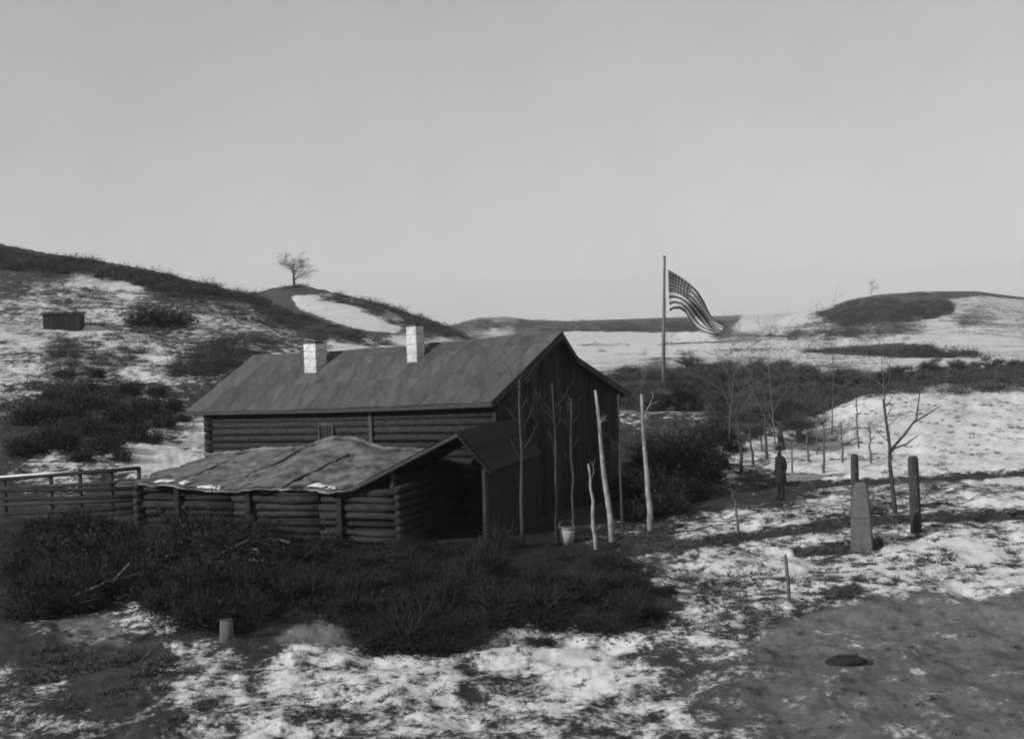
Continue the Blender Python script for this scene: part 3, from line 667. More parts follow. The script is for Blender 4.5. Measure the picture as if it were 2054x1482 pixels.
def grow(seed, height_, r0, base_frac, spread, levels=4, kids=(5, 4, 4), droop=0.0, lean=(0, 0), upright=0.5, twigs=1500, twl=.5, tww=.012, limb_start=0.3):
    """A bare tree: trunk and limbs as tapered tubes, fine twigs as slivers."""
    rd = random.Random(seed); rn = np.random.default_rng(seed)
    tr = MB(); br = MB(); tips = []
    def bend(p, d, ln, n, wob, up):
        pts = [Vector(p)]; d = Vector(d).normalized()
        for i in range(n):
            d = (d + Vector((rd.gauss(0, wob), rd.gauss(0, wob), rd.gauss(0, wob) + up))).normalized(); pts.append(pts[-1] + d * ln / n)
        return pts, d
    def rec(p, d, ln, r, lv):
        n = 5 if lv == 0 else 4 if lv == 1 else 3
        pts, dd = bend(p, d, ln, n, .05 if lv == 0 else .16, .02 if lv == 0 else (.06 * upright - droop))
        rr_ = [max(r * (1 - .72 * i / n), .004) for i in range(n + 1)]
        (tr if lv <= 0 else br).tube(pts, rr_, 7 if lv == 0 else 5 if lv == 1 else 4 if lv == 2 else 3, cap=False)
        if lv >= levels - 1:
            tips.append((pts, dd)); return
        k = kids[min(lv, len(kids) - 1)]
        for i in range(k):
            f = (limb_start + (1 - limb_start) * (i + rd.random() * .8) / k) if lv == 0 else .25 + .75 * (i + rd.random()) / k
            f = min(f, .99); q = f * n; i0 = int(q); pp = pts[i0].lerp(pts[min(i0 + 1, n)], q - i0)
            az = rd.random() * 6.283; a0 = Vector((math.cos(az), math.sin(az), 0)); ax = (pts[min(i0 + 1, n)] - pts[i0]).normalized()
            side = (a0 - ax * a0.dot(ax)).normalized()
            nd = ax * (upright + .15 * rd.random()) + side * spread
            rec(pp, nd, ln * (.62 if lv == 0 else .6) * rd.uniform(.75, 1.15) * (1 - .25 * f if lv == 0 else 1), rr_[i0] * (.55 if lv == 0 else .6), lv + 1)
    rec((0, 0, -.3), (lean[0], lean[1], 1), height_ * base_frac + .3, r0, 0)
    P = []; D = []
    if twigs and tips:
        for _ in range(twigs):
            pts, dd = tips[rd.randrange(len(tips))]; f = rd.random() * (len(pts) - 1); i0 = int(f)
            q = pts[i0].lerp(pts[min(i0 + 1, len(pts) - 1)], f - i0); P.append(q); D.append(Vector((rd.gauss(0, .6), rd.gauss(0, .6), rd.gauss(.15, .5))) + dd * .9)
        P = np.array([tuple(q) for q in P]); D = np.array([tuple(q) for q in D])
        tv = tri_twigs(rn, P, D, rn.uniform(.4, 1.2, len(P)) * twl, rn.uniform(.6, 1.4, len(P)) * tww)
    else: tv = None
    tm = tr.mesh('trunk', True); cm_ = br.mesh('crown', False)
    if tv is not None:
        n0 = len(br.v); br.v += [tuple(q) for q in tv]; br.f += [(n0 + 3 * i, n0 + 3 * i + 1, n0 + 3 * i + 2) for i in range(len(tv) // 3)]
        cm_ = br.mesh('crown', False)
    return tm, cm_
def plant(name, loc, meshes, mats, label, cat, group=None, scale=1.0, rz=0.0, tilt=(0, 0)):
    o = empty(name, loc, rz); o.rotation_euler = (tilt[0], tilt[1], rz); o.scale = (scale,) * 3 if not isinstance(scale, tuple) else scale
    tag(o, label, cat, group)
    for nm, me, mt in zip(('trunk', 'crown'), meshes, mats): link(nm, me, o, mt)
    return o

# orchard: bare spreading trees behind the field
orch = [grow(100 + i, 4.2, .17, .42, 1.0, 4, (7, 5, 4), upright=.42, twigs=6500, twl=.7, tww=.013, limb_start=.42) for i in range(4)]
rg = random.Random(77)
LAB_O = 'bare dark spreading tree in the dense orchard behind the field'
def orchard_tree(x, y, s, label=LAB_O, k=None, group='orchard trees behind the field'):
    k = rg.randrange(4) if k is None else k
    plant('orchard_tree', (x, y, hz(x, y) - .05), orch[k], (M['bark'], M['orchtwig']), label, 'tree', group, (s * rg.uniform(1.1, 1.45), s * rg.uniform(1.1, 1.45), s * rg.uniform(.7, 1.0)), rg.uniform(0, 6.28))
p = gp(1566, 902); orchard_tree(p.x, p.y, 1.0, 'dark spreading tree with its trunk just behind the person', 0, None)
p = gp(1604, 888); orchard_tree(p.x, p.y, 0.95, 'dark forked tree right of the one behind the person, casting shadow on snow', 1, None)
for row, (y0, n, u0, u1, s) in enumerate(((74, 5, 1450, 1610, .92), (84, 9, 1430, 1960, .95), (95, 15, 1190, 2100, 1.0), (107, 18, 1180, 2100, 1.0), (120, 20, 1170, 2120, 1.05))):
    for i in range(n):
        u = u0 + (u1 - u0) * (i + rg.uniform(.2, .8)) / n; y = y0 + rg.uniform(-3, 3); x = (u - CX) / F * y
        if row == 0 and 1540 < u < 1630: continue
        orchard_tree(x, y, s * rg.uniform(.85, 1.1) * (.62 if u > 1640 else 1.0))

# lone bare tree on the ridge, and a thin one on the right hill
p = at(590, 572, 309); z = hz(p[0], p[1])
plant('bare_tree', (p[0], p[1], z - .1), grow(7, 19.0, .26, .26, .85, 5, (9, 5, 4, 3), upright=.75, twigs=1500, twl=.9, tww=.03, limb_start=.25), (M['bark'], M['midbark']), 'lone bare tree on the ridge of the left hill', 'tree', None, (1.45, 1.45, 1.0))
p = at(1748, 594, 498)
plant('bare_tree', (p[0], p[1], hz(p[0], p[1]) - .1), grow(9, 8.0, .12, .5, .7, 4, (6, 4, 3), upright=.7, twigs=300, twl=1.0, tww=.03), (M['midbark'], M['midbark']), 'faint thin bare tree on the crest of the right hill', 'tree')

# saplings by the gable end and in the field: base pixel, top pixel, trunk radius, tone
def sapling(ub, vb, ut, vt, r, mat, label, seed, y=None, fork=True, nb_=9):
    p = gp(ub, vb) if y is None else Vector(at(ub, vb, y))
    q = Vector(at(ut, vt, p.y + .2)); o = empty('sapling', p); tag(o, label, 'sapling')
    d = q - p; rd = random.Random(seed); pts = [Vector((0, 0, -.25))]
    for i in range(1, 8):
        f = i / 7; pts.append(d * f + Vector((rd.gauss(0, .022), rd.gauss(0, .022), 0)) * (1 if i < 7 else 0))
    rr_ = [r * (1.1 - .65 * i / 7) for i in range(8)]
    MB().tube(pts, rr_, 7).build('trunk', mat, o, smooth=True)
    mb = MB(); ln = d.length
    for i in range(nb_):
        f = rd.uniform(.45, .98); k = min(int(f * 7), 6); b0 = pts[k].lerp(pts[k + 1], f * 7 - k); az = rd.random() * 6.28
        v = Vector((math.cos(az), math.sin(az), rd.uniform(.7, 1.5))).normalized(); l2 = ln * rd.uniform(.08, .26)
        b1 = b0 + v * l2 * .5; b2 = b1 + (v + Vector((0, 0, .3)) + Vector((rd.gauss(0, .2),) * 3)).normalized() * l2 * .5
        mb.tube([b0, b1, b2], [r * .2, r * .14, r * .05], 4)
        for _ in range(5):
            w_ = Vector((rd.gauss(0, 1), rd.gauss(0, 1), rd.uniform(.2, 1.2))).normalized(); s0 = b1.lerp(b2, rd.random()); mb.tube([s0, s0 + w_ * l2 * .35], [r * .09, r * .03], 3)
    mb.build('crown', mat, o)
    return o
sapling(1228, 1086, 1194, 782, .085, M['birch'], 'pale sapling trunk leaning left, middle of three before the gable end', 1, nb_=1)
sapling(1303, 1064, 1287, 790, .09, M['birch'], 'pale straight sapling at right end of the gable wall', 2, nb_=1)
sapling(1196, 1102, 1180, 930, .06, M['birch'], 'short pale sapling, leftmost and nearest of three before the gable', 3, nb_=1)
sapling(1048, 1095, 1042, 760, .06, M['bark'], 'thin dim sapling against the dark gable, near the house corner', 4)
sapling(1120, 1092, 1108, 770, .05, M['bark'], 'thin dim sapling in front of the middle of the gable', 5)
sapling(1150, 1075, 1146, 800, .045, M['bark'], 'faint thin sapling right of the gable middle', 6)
sapling(1250, 1060, 1240, 790, .045, M['bark'], 'faint thin sapling between the two tall pale ones', 16)
for i, (ub, vb, ut, vt, r, lab) in enumerate((
    (1490, 948, 1478, 845, .08, 'thin grey sapling leftmost in the snowy field left of the person'),
    (1512, 932, 1502, 850, .06, 'second thin grey sapling from the left in the snowy field'),
    (1539, 922, 1534, 845, .07, 'third thin grey sapling, just left of the person'),
    (1621, 926, 1618, 860, .05, 'small thin sapling right of the person behind the track'),
    (1653, 950, 1652, 855, .06, 'thin sapling midway between person and stone marker'),
    (1691, 928, 1686, 845, .05, 'faint thin sapling just left of the post behind the stone marker'),
    (1722, 900, 1718, 800, .05, 'slim sapling on the bright slope above the stone marker'),
    (1640, 912, 1637, 850, .04, 'slim stem between two saplings right of the person, nearer the orchard'),
    (1590, 948, 1586, 880, .04, 'slim stem close at the right of the person'),
    (1528, 905, 1524, 848, .04, 'slim stem behind the second and third grey saplings'),
    (1748, 930, 1744, 850, .045, 'slim sapling on bright snow between marker post and forked sapling'),
    (1482, 1066, 1470, 985, .045, 'slender stem standing alone on snow below the person'),)):
    sapling(ub, vb, ut, vt, r, M['bark'] if i < 3 else M['midbark'], lab, 40 + i)
for (ub, vb, h_, r_, sd, lab) in ((1556, 905, 5.4, .04, 71, 'tall faint bare birch rising before the orchard, just left of the trunk behind the person'),
      (1668, 872, 5.2, .035, 72, 'tall faint bare birch before the orchard, left of the bright slope'), (1775, 815, 4.4, .035, 73, 'faint bare birch on the crest of the bright slope, above the forked sapling'),
      (1462, 900, 4.6, .035, 74, 'slim bare birch at the right end of the hedge')):
    p = gp(ub, vb); plant('birch', p, grow(sd, h_, r_, .8, .6, 4, (10, 5, 3), upright=.75, twigs=500, twl=.4, tww=.006, limb_start=.25), (M['midbark'], M['midbark']), lab, 'birch')
# forked sapling on the right
fs = sapling(1797, 1030, 1772, 800, .075, M['bark'], 'forked sapling with a long branch to the right, beside the tall fence post', 60)
p = fs.location; mb = MB()
k0 = Vector(at(1787, 902, p.y + .1)) - p
mb.tube([k0, Vector(at(1812, 874, p.y)) - p, Vector(at(1838, 840, p.y)) - p, Vector(at(1846, 780, p.y)) - p], [.045, .04, .03, .015], 5)
mb.tube([k0, Vector(at(1818, 890, p.y)) - p, Vector(at(1842, 872, p.y)) - p], [.035, .028, .012], 5)
mb.tube([Vector(at(1832, 848, p.y)) - p, Vector(at(1865, 828, p.y)) - p, Vector(at(1890, 812, p.y)) - p], [.03, .022, .01], 5)
mb.build('branch', M['bark'], fs)

# ------------------------------------------------------------------ posts, marker stone, person
def post(ub, vb, ut, vt, r, label, mat=None, name='fence_post', cat='post'):
    p = gp(ub, vb); q = Vector(at(ut, vt, p.y)); o = empty(name, p); tag(o, label, cat); d = q - p
    rd = random.Random(int(ub)); n = 9; mb = MB(); rings = []
    mb.tube([Vector((0, 0, -.3)), d * .25, d * .5 + Vector((rd.gauss(0, .01), 0, 0)), d * .8, d * .97, d], [r * 1.1, r * 1.05, r, r * 1.02, r * .97, r * .7], n)
    mb.build('shaft', mat or M['post'], o, smooth=True)
    mb = MB()
    for k in range(3): mb.tube([d * (.3 + .22 * k) + Vector((-r * 1.05, -r * .3, 0)), d * (.3 + .22 * k) + Vector((r * .2, -r * 1.1, .01))], .01, 4)
    mb.build('staple', M['metal'], o)
    return o
post(1838, 1068, 1831, 915, .15, 'tall dark round fence post standing alone at right')
post(1716, 1040, 1714, 911, .12, 'dark fence post rising behind the grey stone marker')
post(1584, 1205, 1575, 1112, .04, 'thin leaning stake in the snowy foreground', M['midbark'], 'stake')
p = gp(1729, 1096); ms = empty('stone_marker', p); tag(ms, 'tapering grey stone marker in front of the dark fence post', 'marker stone')
k = p.y / F
def taper(w0, w1, d0, d1, z0, z1, rz=R_(-18)):
    c, s = math.cos(rz), math.sin(rz); pts = []
    for (ww, dd, z) in ((w0, d0, z0), (w1, d1, z1)):
        for (x, y) in ((-1, -1), (1, -1), (1, 1), (-1, 1)):
            x *= ww / 2; y *= dd / 2; pts.append((x * c - y * s, x * s + y * c, z))
    return pts
Hm = 130 * k
MB().hexa(taper(50 * k * .92, 42 * k * .9, .55, .5, -.3, Hm * .45)).build('plinth', M['stone'], ms, bevel=.03)
MB().hexa(taper(41 * k * .9, 31 * k * .9, .48, .38, Hm * .452, Hm * .93)).build('shaft', M['stone'], ms, bevel=.03)
MB().hexa(taper(30 * k * .9, 22 * k * .9, .36, .2, Hm * .932, Hm)).build('cap', M['stone'], ms, bevel=.02)

pp = gp(1566, 1003); person = empty('person', pp); tag(person, 'person in dark coat and hat standing on the track, facing left', 'person')
def skin_body():
    J = {}; V = []; E = []; Rr_ = []
    def v(p, r): V.append(p); Rr_.append(r if isinstance(r, tuple) else (r, r)); return len(V) - 1
    def ch(i, lst):
        for p, r in lst:
            j = v(p, r); E.append((i, j)); i = j
        return i
    pel = v((0, 0, .92), (.15, .12))
    chest = ch(pel, [((0.0, .01, 1.08), (.14, .11)), ((.0, .02, 1.26), (.17, .12)), ((0, .02, 1.40), (.15, .10))])
    neck = ch(chest, [((0, .0, 1.49), .06), ((-.0, -.02, 1.56), .075), ((0, -.03, 1.64), (.085, .1)), ((0, -.02, 1.71), .07)])
    for s in (-1, 1):
        ch(pel, [((s * .09, 0, .86), (.1, .1)), ((s * .10, -.02, .66), .085), ((s * .105, -.01, .48), .062), ((s * .11, .03, .28), .058), ((s * .11, .04, .09), .042), ((s * .115, -.06, .045), (.045, .04)), ((s * .12, -.14, .035), (.04, .03))])
        h = ch(chest, [((s * .17, .03, 1.38), .072), ((s * .23, .05, 1.24), .056), ((s * .255, .06, 1.10), .048), ((s * .245, .0, .95), .042), ((s * .235, -.05, .86), .032), ((s * .232, -.075, .80), (.022, .04))])
        for f in range(4):           # fingers, each its own chain rooted in the palm
            y0 = -.105 + f * .021; ln = (.06, .072, .068, .052)[f]
            a = v((s * .232, y0 + .01, .79), .0095); ch(a, [((s * .230, y0, .79 - ln * .5), .0088), ((s * .222, y0, .79 - ln), .008), ((s * .212, y0 + .005, .79 - ln * 1.25), .006)])
        a = v((s * .228, -.10, .82), .011); ch(a, [((s * .218, -.135, .795), .0098), ((s * .212, -.145, .765), .008)])
    me = bpy.data.meshes.new('body'); me.from_pydata(V, E, []); me.update()
    o = link('body', me, person, M['cloth'])
    sk = o.modifiers.new('skin', 'SKIN'); sk.use_smooth_shade = True
    for i, r in enumerate(Rr_): me.skin_vertices[0].data[i].radius = r
    me.skin_vertices[0].data[0].use_root = True
    sb = o.modifiers.new('sub', 'SUBSURF'); sb.levels = 2; sb.render_levels = 2
    return o
skin_body()
def loft(name, rings, mat, parent, n=18, capb=True):
    mb = MB(); ids = []
    for (cx, cy, z, rx, ry) in rings:
        ids.append(len(mb.v))
        for j in range(n): t_ = 2 * math.pi * j / n; mb.v.append((cx + rx * math.cos(t_), cy + ry * math.sin(t_), z))
    for a, b_ in zip(ids[:-1], ids[1:]):
        for j in range(n): mb.f.append((a + j, a + (j + 1) % n, b_ + (j + 1) % n, b_ + j))
    mb.f.append(tuple(ids[-1] + j for j in range(n)))
    if capb: mb.f.append(tuple(ids[0] + j for j in reversed(range(n))))
    return mb.build(name, mat, parent, smooth=True)
loft('coat', [(0, .02, .60, .215, .19), (0, .02, .72, .21, .18), (0, .01, .92, .195, .16), (0, .01, 1.08, .18, .145), (0, .02, 1.26, .205, .155), (0, .02, 1.38, .195, .13), (0, .015, 1.45, .12, .10), (0, .01, 1.5, .08, .08)], M['cloth'], person, capb=False)
loft('face', [(0, -.065, 1.555, .03, .035), (0, -.07, 1.60, .062, .065), (0, -.065, 1.65, .075, .072), (0, -.055, 1.69, .07, .065)], M['skin'], person)
mb = MB(); mb.tube([(0, -.135, 1.655), (0, -.158, 1.625), (0, -.14, 1.612)], [.01, .016, .008], 6); mb.build('nose', M['skin'], person, smooth=True)
hat = loft('hat', [(0, -.03, 1.692, .155, .165), (0, -.03, 1.704, .155, .165), (0, -.03, 1.706, .10, .11), (0, -.025, 1.77, .095, .105), (0, -.02, 1.80, .06, .075)], M['cloth'], person)
person.rotation_euler = (0, 0, R_(-62))

# ------------------------------------------------------------------ brush
def bush_meshes(seed, n_tw=420, n_lf=260, h=1.2, r=.9):
    rn = np.random.default_rng(seed); az = rn.uniform(0, 6.283, n_tw); el = rn.uniform(.15, 1.0, n_tw)
    rad = r * np.sqrt(rn.uniform(0, 1, n_tw)) * .5
    P = np.stack([rad * np.cos(az), rad * np.sin(az), rn.uniform(-.1, .45, n_tw) * h], 1)
    D = np.stack([np.cos(az) * (1 - el * .6), np.sin(az) * (1 - el * .6), el * .95], 1) + rn.normal(size=(n_tw, 3)) * .62
    ln = rn.uniform(.35, 1.0, n_tw) * h * .8; st = tri_twigs(rn, P, D, ln, rn.uniform(.012, .035, n_tw))
    Dn = D / np.linalg.norm(D, axis=1, keepdims=True); k = rn.integers(0, n_tw, n_lf)
    Lp = P[k] + Dn[k] * (ln[k] * rn.uniform(.3, 1.0, n_lf))[:, None] + rn.normal(size=(n_lf, 3)) * .07
    lf = leaf_tris(rn, Lp, rn.uniform(.06, .17, n_lf))
    return st, lf
def scatter_mass(name, protos, places, mat, label, cat, seed):     # one mesh of many clumps (nobody could count them)
    rn = np.random.default_rng(seed); out = []
    for (x, y, z, s, sz) in places:
        T = protos[rn.integers(len(protos))]; a = rn.uniform(0, 6.28); c, q = math.cos(a), math.sin(a)
        W = T * np.array([s, s, sz]); W = np.stack([W[:, 0] * c - W[:, 1] * q, W[:, 0] * q + W[:, 1] * c, W[:, 2]], 1) + np.array([x, y, z]); out.append(W)
    o = link(name, tri_mesh(name, np.concatenate(out)), None, mat); tag(o, label, cat, kind='stuff'); return o
def pick(rn, poly, n, dmin=14):                # random ground points whose pixels lie in a polygon of the photograph
    poly_ = poly; us = [p[0] for p in poly]; vs_ = [p[1] for p in poly]; out = []
    while len(out) < n:
        u = rn.uniform(min(us), max(us)); v = rn.uniform(min(vs_), max(vs_))
        if inpoly(np.array([u]), np.array([v]), poly_)[0]: out.append((u, v))
    res = []
    for u, v in out:
        y = DEPTH[int((v - 460) // 6), int((u + 60) // 6)]
        if y < 1e8: x = (ray(u, v)[0] / ray(u, v)[1]) * y; res.append((x, y))
    if res:
        R2 = np.array(res); Z = height(R2[:, 0], R2[:, 1]); res = [(float(a_), float(b_), float(c_)) for (a_, b_), c_ in zip(res, Z)]
    return res
pro = [bush_meshes(200 + i) for i in range(5)]
BR = [(60,1060),(300,1065),(420,1075),(560,1100),(700,1075),(800,1085),(1000,1095),(1180,1120),(1240,1130),(1300,1185),(1335,1245),(1300,1270),(1150,1275),(1060,1290),(950,1305),(830,1315),(745,1300),(735,1250),(640,1245),(520,1275),(420,1275),(330,1230),(270,1205),(110,1235),(40,1240)]
rn = np.random.default_rng(5)
sp_ = [q for q in pick(rn, BR, 900) if float(fbm(q[0] / 1.6, q[1] / 2.2, 63)) + rn.normal(0, .05) > (.46 if q[0] > -7 else .40)]
scatter_mass('undergrowth', [p[0] for p in pro], [(x, y, z - .05, rn.uniform(.4, 1.0), (rn.uniform(.12, .4) if x > -6.5 else rn.uniform(.3, .75)) + .55 * (rn.random() < .06)) for x, y, z in sp_], M['twig'], 'dark tangled twigs of undergrowth filling the foreground before the shed', 'undergrowth', 1)
scatter_mass('leaf_litter', [p[1] for p in pro], [(x, y, z - .05, rn.uniform(.5, 1.1), rn.uniform(.1, .3) if x > -6.5 else rn.uniform(.3, .7)) for x, y, z in sp_], M['leaf'], 'dark withered leaves on the foreground undergrowth', 'leaves', 2)
bm_ = [(tri_mesh('stems', a), tri_mesh('leaves', b)) for a, b in [bush_meshes(230 + i, 700, 900, 1.35, 1.1) for i in range(4)]]
def shrub(x, y, s, label, group=None, k=None, zs=1.0):
    k = int(rn.integers(4)) if k is None else k; o = empty('shrub', (x, y, hz(x, y) - .06), rn.uniform(0, 6.28)); o.scale = (s, s, s * zs); tag(o, label, 'shrub', group)
    link('stems', bm_[k][0], o, M['twig']); link('leaves', bm_[k][1], o, M['leaf'])
for (u, v, s, zs) in ((330,1080,1.0,.9),(400,1105,1.2,1.0),(470,1120,1.15,.8),(530,1140,.9,.7),(360,1150,1.2,.9),(250,1100,1.0,.7),(160,1080,1.0,.8),(430,1190,1.2,.8),(560,1190,.9,.6),(640,1120,.7,.6),(685,1095,.6,.8),(200,1160,1.1,.7),(300,1180,.9,.6),
                  (500,1235,.8,.6),(820,1150,.6,.6),(980,1130,.55,.6),(870,1215,.8,.45),(1010,1230,.7,.5),(1150,1200,.7,.45),(1240,1225,.6,.6),(790,1270,.7,.5),(920,1290,.5,.5),(1190,1262,.6,.5),(750,1180,.8,.5),(1300,1235,.5,.6),(140,1130,1.1,.8),(110,1200,.8,.7),(690,1160,.6,.7),(1080,1290,.4,.5),(1330,1190,.4,.6)):
    p = gp(u, v); shrub(p.x, p.y, s, 'dark leafy shrub in the dense thicket filling the foreground', 'foreground thicket shrubs', zs=zs)
hx = gp(430, 1150); rh = np.random.default_rng(91); n_ = 1500
Ph = np.stack([rh.normal(0, 1.5, n_), rh.normal(0, 1.3, n_), np.zeros(n_)], 1); Ph[:, 2] = rh.uniform(0, 1, n_) * 1.15 * np.exp(-(Ph[:, 0] ** 2 + Ph[:, 1] ** 2) / 5)
Dh = rh.normal(size=(n_, 3)) * np.array([1, 1, .32])
bh = empty('brush_heap', (hx.x, hx.y, hx.z)); tag(bh, 'rough heap of dark cut branches in the left of the foreground thicket', 'brush heap')
link('branches', tri_mesh('branches', tri_twigs(rh, Ph, Dh, rh.uniform(.4, 1.5, n_), rh.uniform(.02, .055, n_))), bh, M['twig'])
mb = MB()
for i in range(26):
    q = Vector((rh.normal(0, 1.2), rh.normal(0, 1.0), rh.uniform(.1, .7))); d_ = Vector((rh.normal(), rh.normal(), rh.normal() * .25)).normalized() * rh.uniform(.7, 1.6)
    mb.tube([q - d_ * .5, q + Vector((0, 0, .06)), q + d_ * .5], [.035, .03, .012], 5)
mb.build('limbs', M['midbark'], bh)
# dense dark shrubs right of the house, in its shadow
for (u, v, s) in ((1340,985,1.3),(1370,950,1.2),(1400,915,1.2),(1435,890,1.0),(1320,1010,1.1),(1360,915,1.2),(1305,930,1.2),(1455,880,.8),(1265,1045,.7),(1295,1015,.9),(1340,1030,.8),(1385,1000,.8),(1418,968,.8),(1250,1000,.9),(1440,935,.7),(1470,905,.6)):
    p = gp(u, v); shrub(p.x, p.y, s, 'dark low shrub in the hedge right of the gable end', 'hedge shrubs right of the house')
# dark trees and bushes at the left, by the foot of the hill
for (u, v, s) in ((112,808,.9),(165,818,1.1),(222,800,.7),(140,850,1.2),(190,872,.9),(248,848,1.2),(296,832,1.0),(330,856,.8),(270,884,1.0),(218,905,.9),(120,898,1.1),(165,925,.7),(305,890,.6),(350,822,.7),(262,790,.8),(130,760,.8),(195,758,.6),(245,925,.6),(315,795,.7),(60,850,1.2),(50,910,1.0),(180,790,.7),(95,850,1.0),(230,872,.6),(365,846,.5)):
    p = gp(u, v); shrub(p.x, p.y, s, 'dark ragged bush in the grove at the foot of the left hill', 'dark grove at the foot of the left hill', zs=rn.uniform(.75, 1.2))
# scrub on the left hill
p = gp(318, 652); shrub(p.x, p.y, 1.0, 'large dark rounded bush clump alone on the snowy left hillside', None, 2)
cl = [o for o in COL.objects if o.get('label', '').startswith('large dark rounded')][0]; cl.scale = (3.3, 2.6, 1.45); cl.rotation_euler = (0, 0, .3)
rn2 = np.random.default_rng(11); HUT = gp(128, 662)
def hill_places(poly, n, s0, s1, thr=.36):
    return [(x, y, z - .1, rn2.uniform(s0, s1), rn2.uniform(s0, s1) * rn2.uniform(.45, .9)) for x, y, z in pick(rn2, poly, n) if float(fbm(x / 5, y / 9, 17)) + rn2.normal(0, .06) > thr]
pl_ = hill_places([(-40,492),(90,512),(200,526),(300,546),(400,571),(500,592),(540,606),(500,612),(470,600),(400,600),(350,590),(280,572),(200,552),(100,552),(-40,530)], 620, .5, 1.5, .40)
pl_ += hill_places([(500,592),(600,632),(700,661),(800,689),(760,696),(640,680),(560,650),(500,612)], 320, .3, .75, .30)
pl_ += hill_places([(380,690),(450,680),(560,700),(500,712),(440,750),(400,790),(340,800),(300,760)], 150, .5, 1.1, .42)
pl_ += hill_places([(90,570),(450,600),(560,660),(560,690),(420,760),(330,800),(90,760)], 900, .35, .95, .45)
pl_ += hill_places([(90,570),(450,600),(560,660),(560,690),(420,760),(330,860),(90,800)], 1900, .18, .5, .33)
pl_ += hill_places([(90,640),(180,630),(190,668),(90,672)], 40, .3, .7, .3)
pl_ += hill_places([(60,760),(330,780),(400,860),(400,880),(280,900),(60,930)], 150, .6, 1.2)
pl_ = [q for q in pl_ if not (abs(q[0] - HUT[0]) < 2.6 and abs(q[1] - HUT[1]) < 3.2)]
pf = [np.concatenate(bush_meshes(260 + i, 110, 120, 1.3, 1.2)) for i in range(4)]
# heavier slivers for far clumps
scatter_mass('hillside_scrub', pf, pl_, M['fartwig'], 'dark scrub along the crest and slope of the left hill', 'scrub', 3)
def far_places(poly, n, s): return [(x, y, z - .2, s * rn2.uniform(.5, 1.4), s * rn2.uniform(.35, 1.0)) for x, y, z in pick(rn2, poly, n) if float(fbm(x / 22, y / 40, 19)) + rn2.normal(0, .08) > .42]
fl = far_places([(545,578),(600,573),(650,580),(760,608),(860,644),(950,682),(900,680),(800,655),(700,612),(600,586)], 240, 1.6)
fl += far_places([(1640,628),(1700,606),(1760,596),(1850,588),(1960,588),(1905,604),(1912,626),(1860,640),(1760,645),(1700,652)], 560, 1.7)
fl += far_places([(1500,655),(1640,640),(1700,650),(1900,640),(1960,650),(1960,676),(1600,682),(1480,676)], 130, 1.1) + far_places([(900,655),(960,640),(1010,638),(1090,645),(1330,640),(1450,644),(1440,662),(1120,664),(1000,660)], 420, 3.2) + far_places([(1130,672),(1480,670),(1500,710),(1170,712)], 60, 1.0)
fl += far_places([(1500,672),(1800,660),(1820,672),(1600,680)], 60, 1.4) + far_places([(1600,706),(1700,696),(1862,692),(1890,708),(1960,704),(1965,714),(1860,716),(1700,711)], 150, 1.5)
scatter_mass('far_scrub', pf, fl, M['fartwig'], 'low dark scrub on the far ridge and the right hill', 'scrub', 4)

ob = []
for _ in range(900):
    y = rn2.uniform(76, 132); u = rn2.uniform(1170 if y > 92 else 1440, 2120); x = (u - CX) / F * y
    ob.append((x, y, hz(x, y) - .1, rn2.uniform(.9, 1.7), rn2.uniform(.7, 1.7) * (.5 if u > 1640 else 1.0)))
pt_ = [bush_meshes(280 + i, 170, 4, 1.3, 1.1)[0] for i in range(4)]
scatter_mass('orchard_brush', pt_, ob, M['orchtwig'], 'soft bare twiggy brush growing between the orchard trees', 'brush', 9)
# dead grass tufts poking through the snow
def tuft(seed, n=26, h=.3):
    rn_ = np.random.default_rng(seed); az = rn_.uniform(0, 6.28, n); P = np.stack([rn_.normal(0, .09, n), rn_.normal(0, .09, n), np.full(n, -.04)], 1)
    D = np.stack([np.cos(az) * .7, np.sin(az) * .7, rn_.uniform(.1, .9, n)], 1); return tri_twigs(rn_, P, D, rn_.uniform(.4, 1.1, n) * h, rn_.uniform(.02, .05, n))
tf = [tuft(300 + i, 14 + 3 * i, .16 + .02 * (i * 7 % 12)) for i in range(12)]
rn3 = np.random.default_rng(21); places = []
for poly, n, s0, s1 in (([(1250,1060),(1500,1010),(1965,970),(2054,980),(2054,1160),(1800,1175),(1620,1225),(1500,1280),(1340,1290),(1340,1180)], 1500, .3, .7),
                        ([(1380,980),(1600,860),(1800,800),(2054,770),(2054,960),(1600,985)], 500, .3, .7),
                        ([(300,1300),(800,1330),(1300,1280),(1340,1400),(1340,1482),(0,1482),(0,1380),(250,1330)], 420, .25, .55),
                        ([(90,1210),(330,1215),(420,1290),(100,1300)], 120, .3, .6), ([(60,1290),(340,1295),(330,1390),(60,1400)], 260, .4, .8), ([(1300,1290),(2054,1200),(2054,1482),(1340,1482)], 120, .2, .4)):
    for x, y, z in pick(rn3, poly, n):
        if float(vnoise(x / 1.7, y / 1.7, 44)) > .38: places.append((x, y, z, rn3.uniform(s0, s1) * 1.4, rn3.uniform(s0, s1)))
scatter_mass('grass_tufts', tf, places, M['grass'], 'dark dead grass tufts poking through the patchy snow', 'grass', 6)

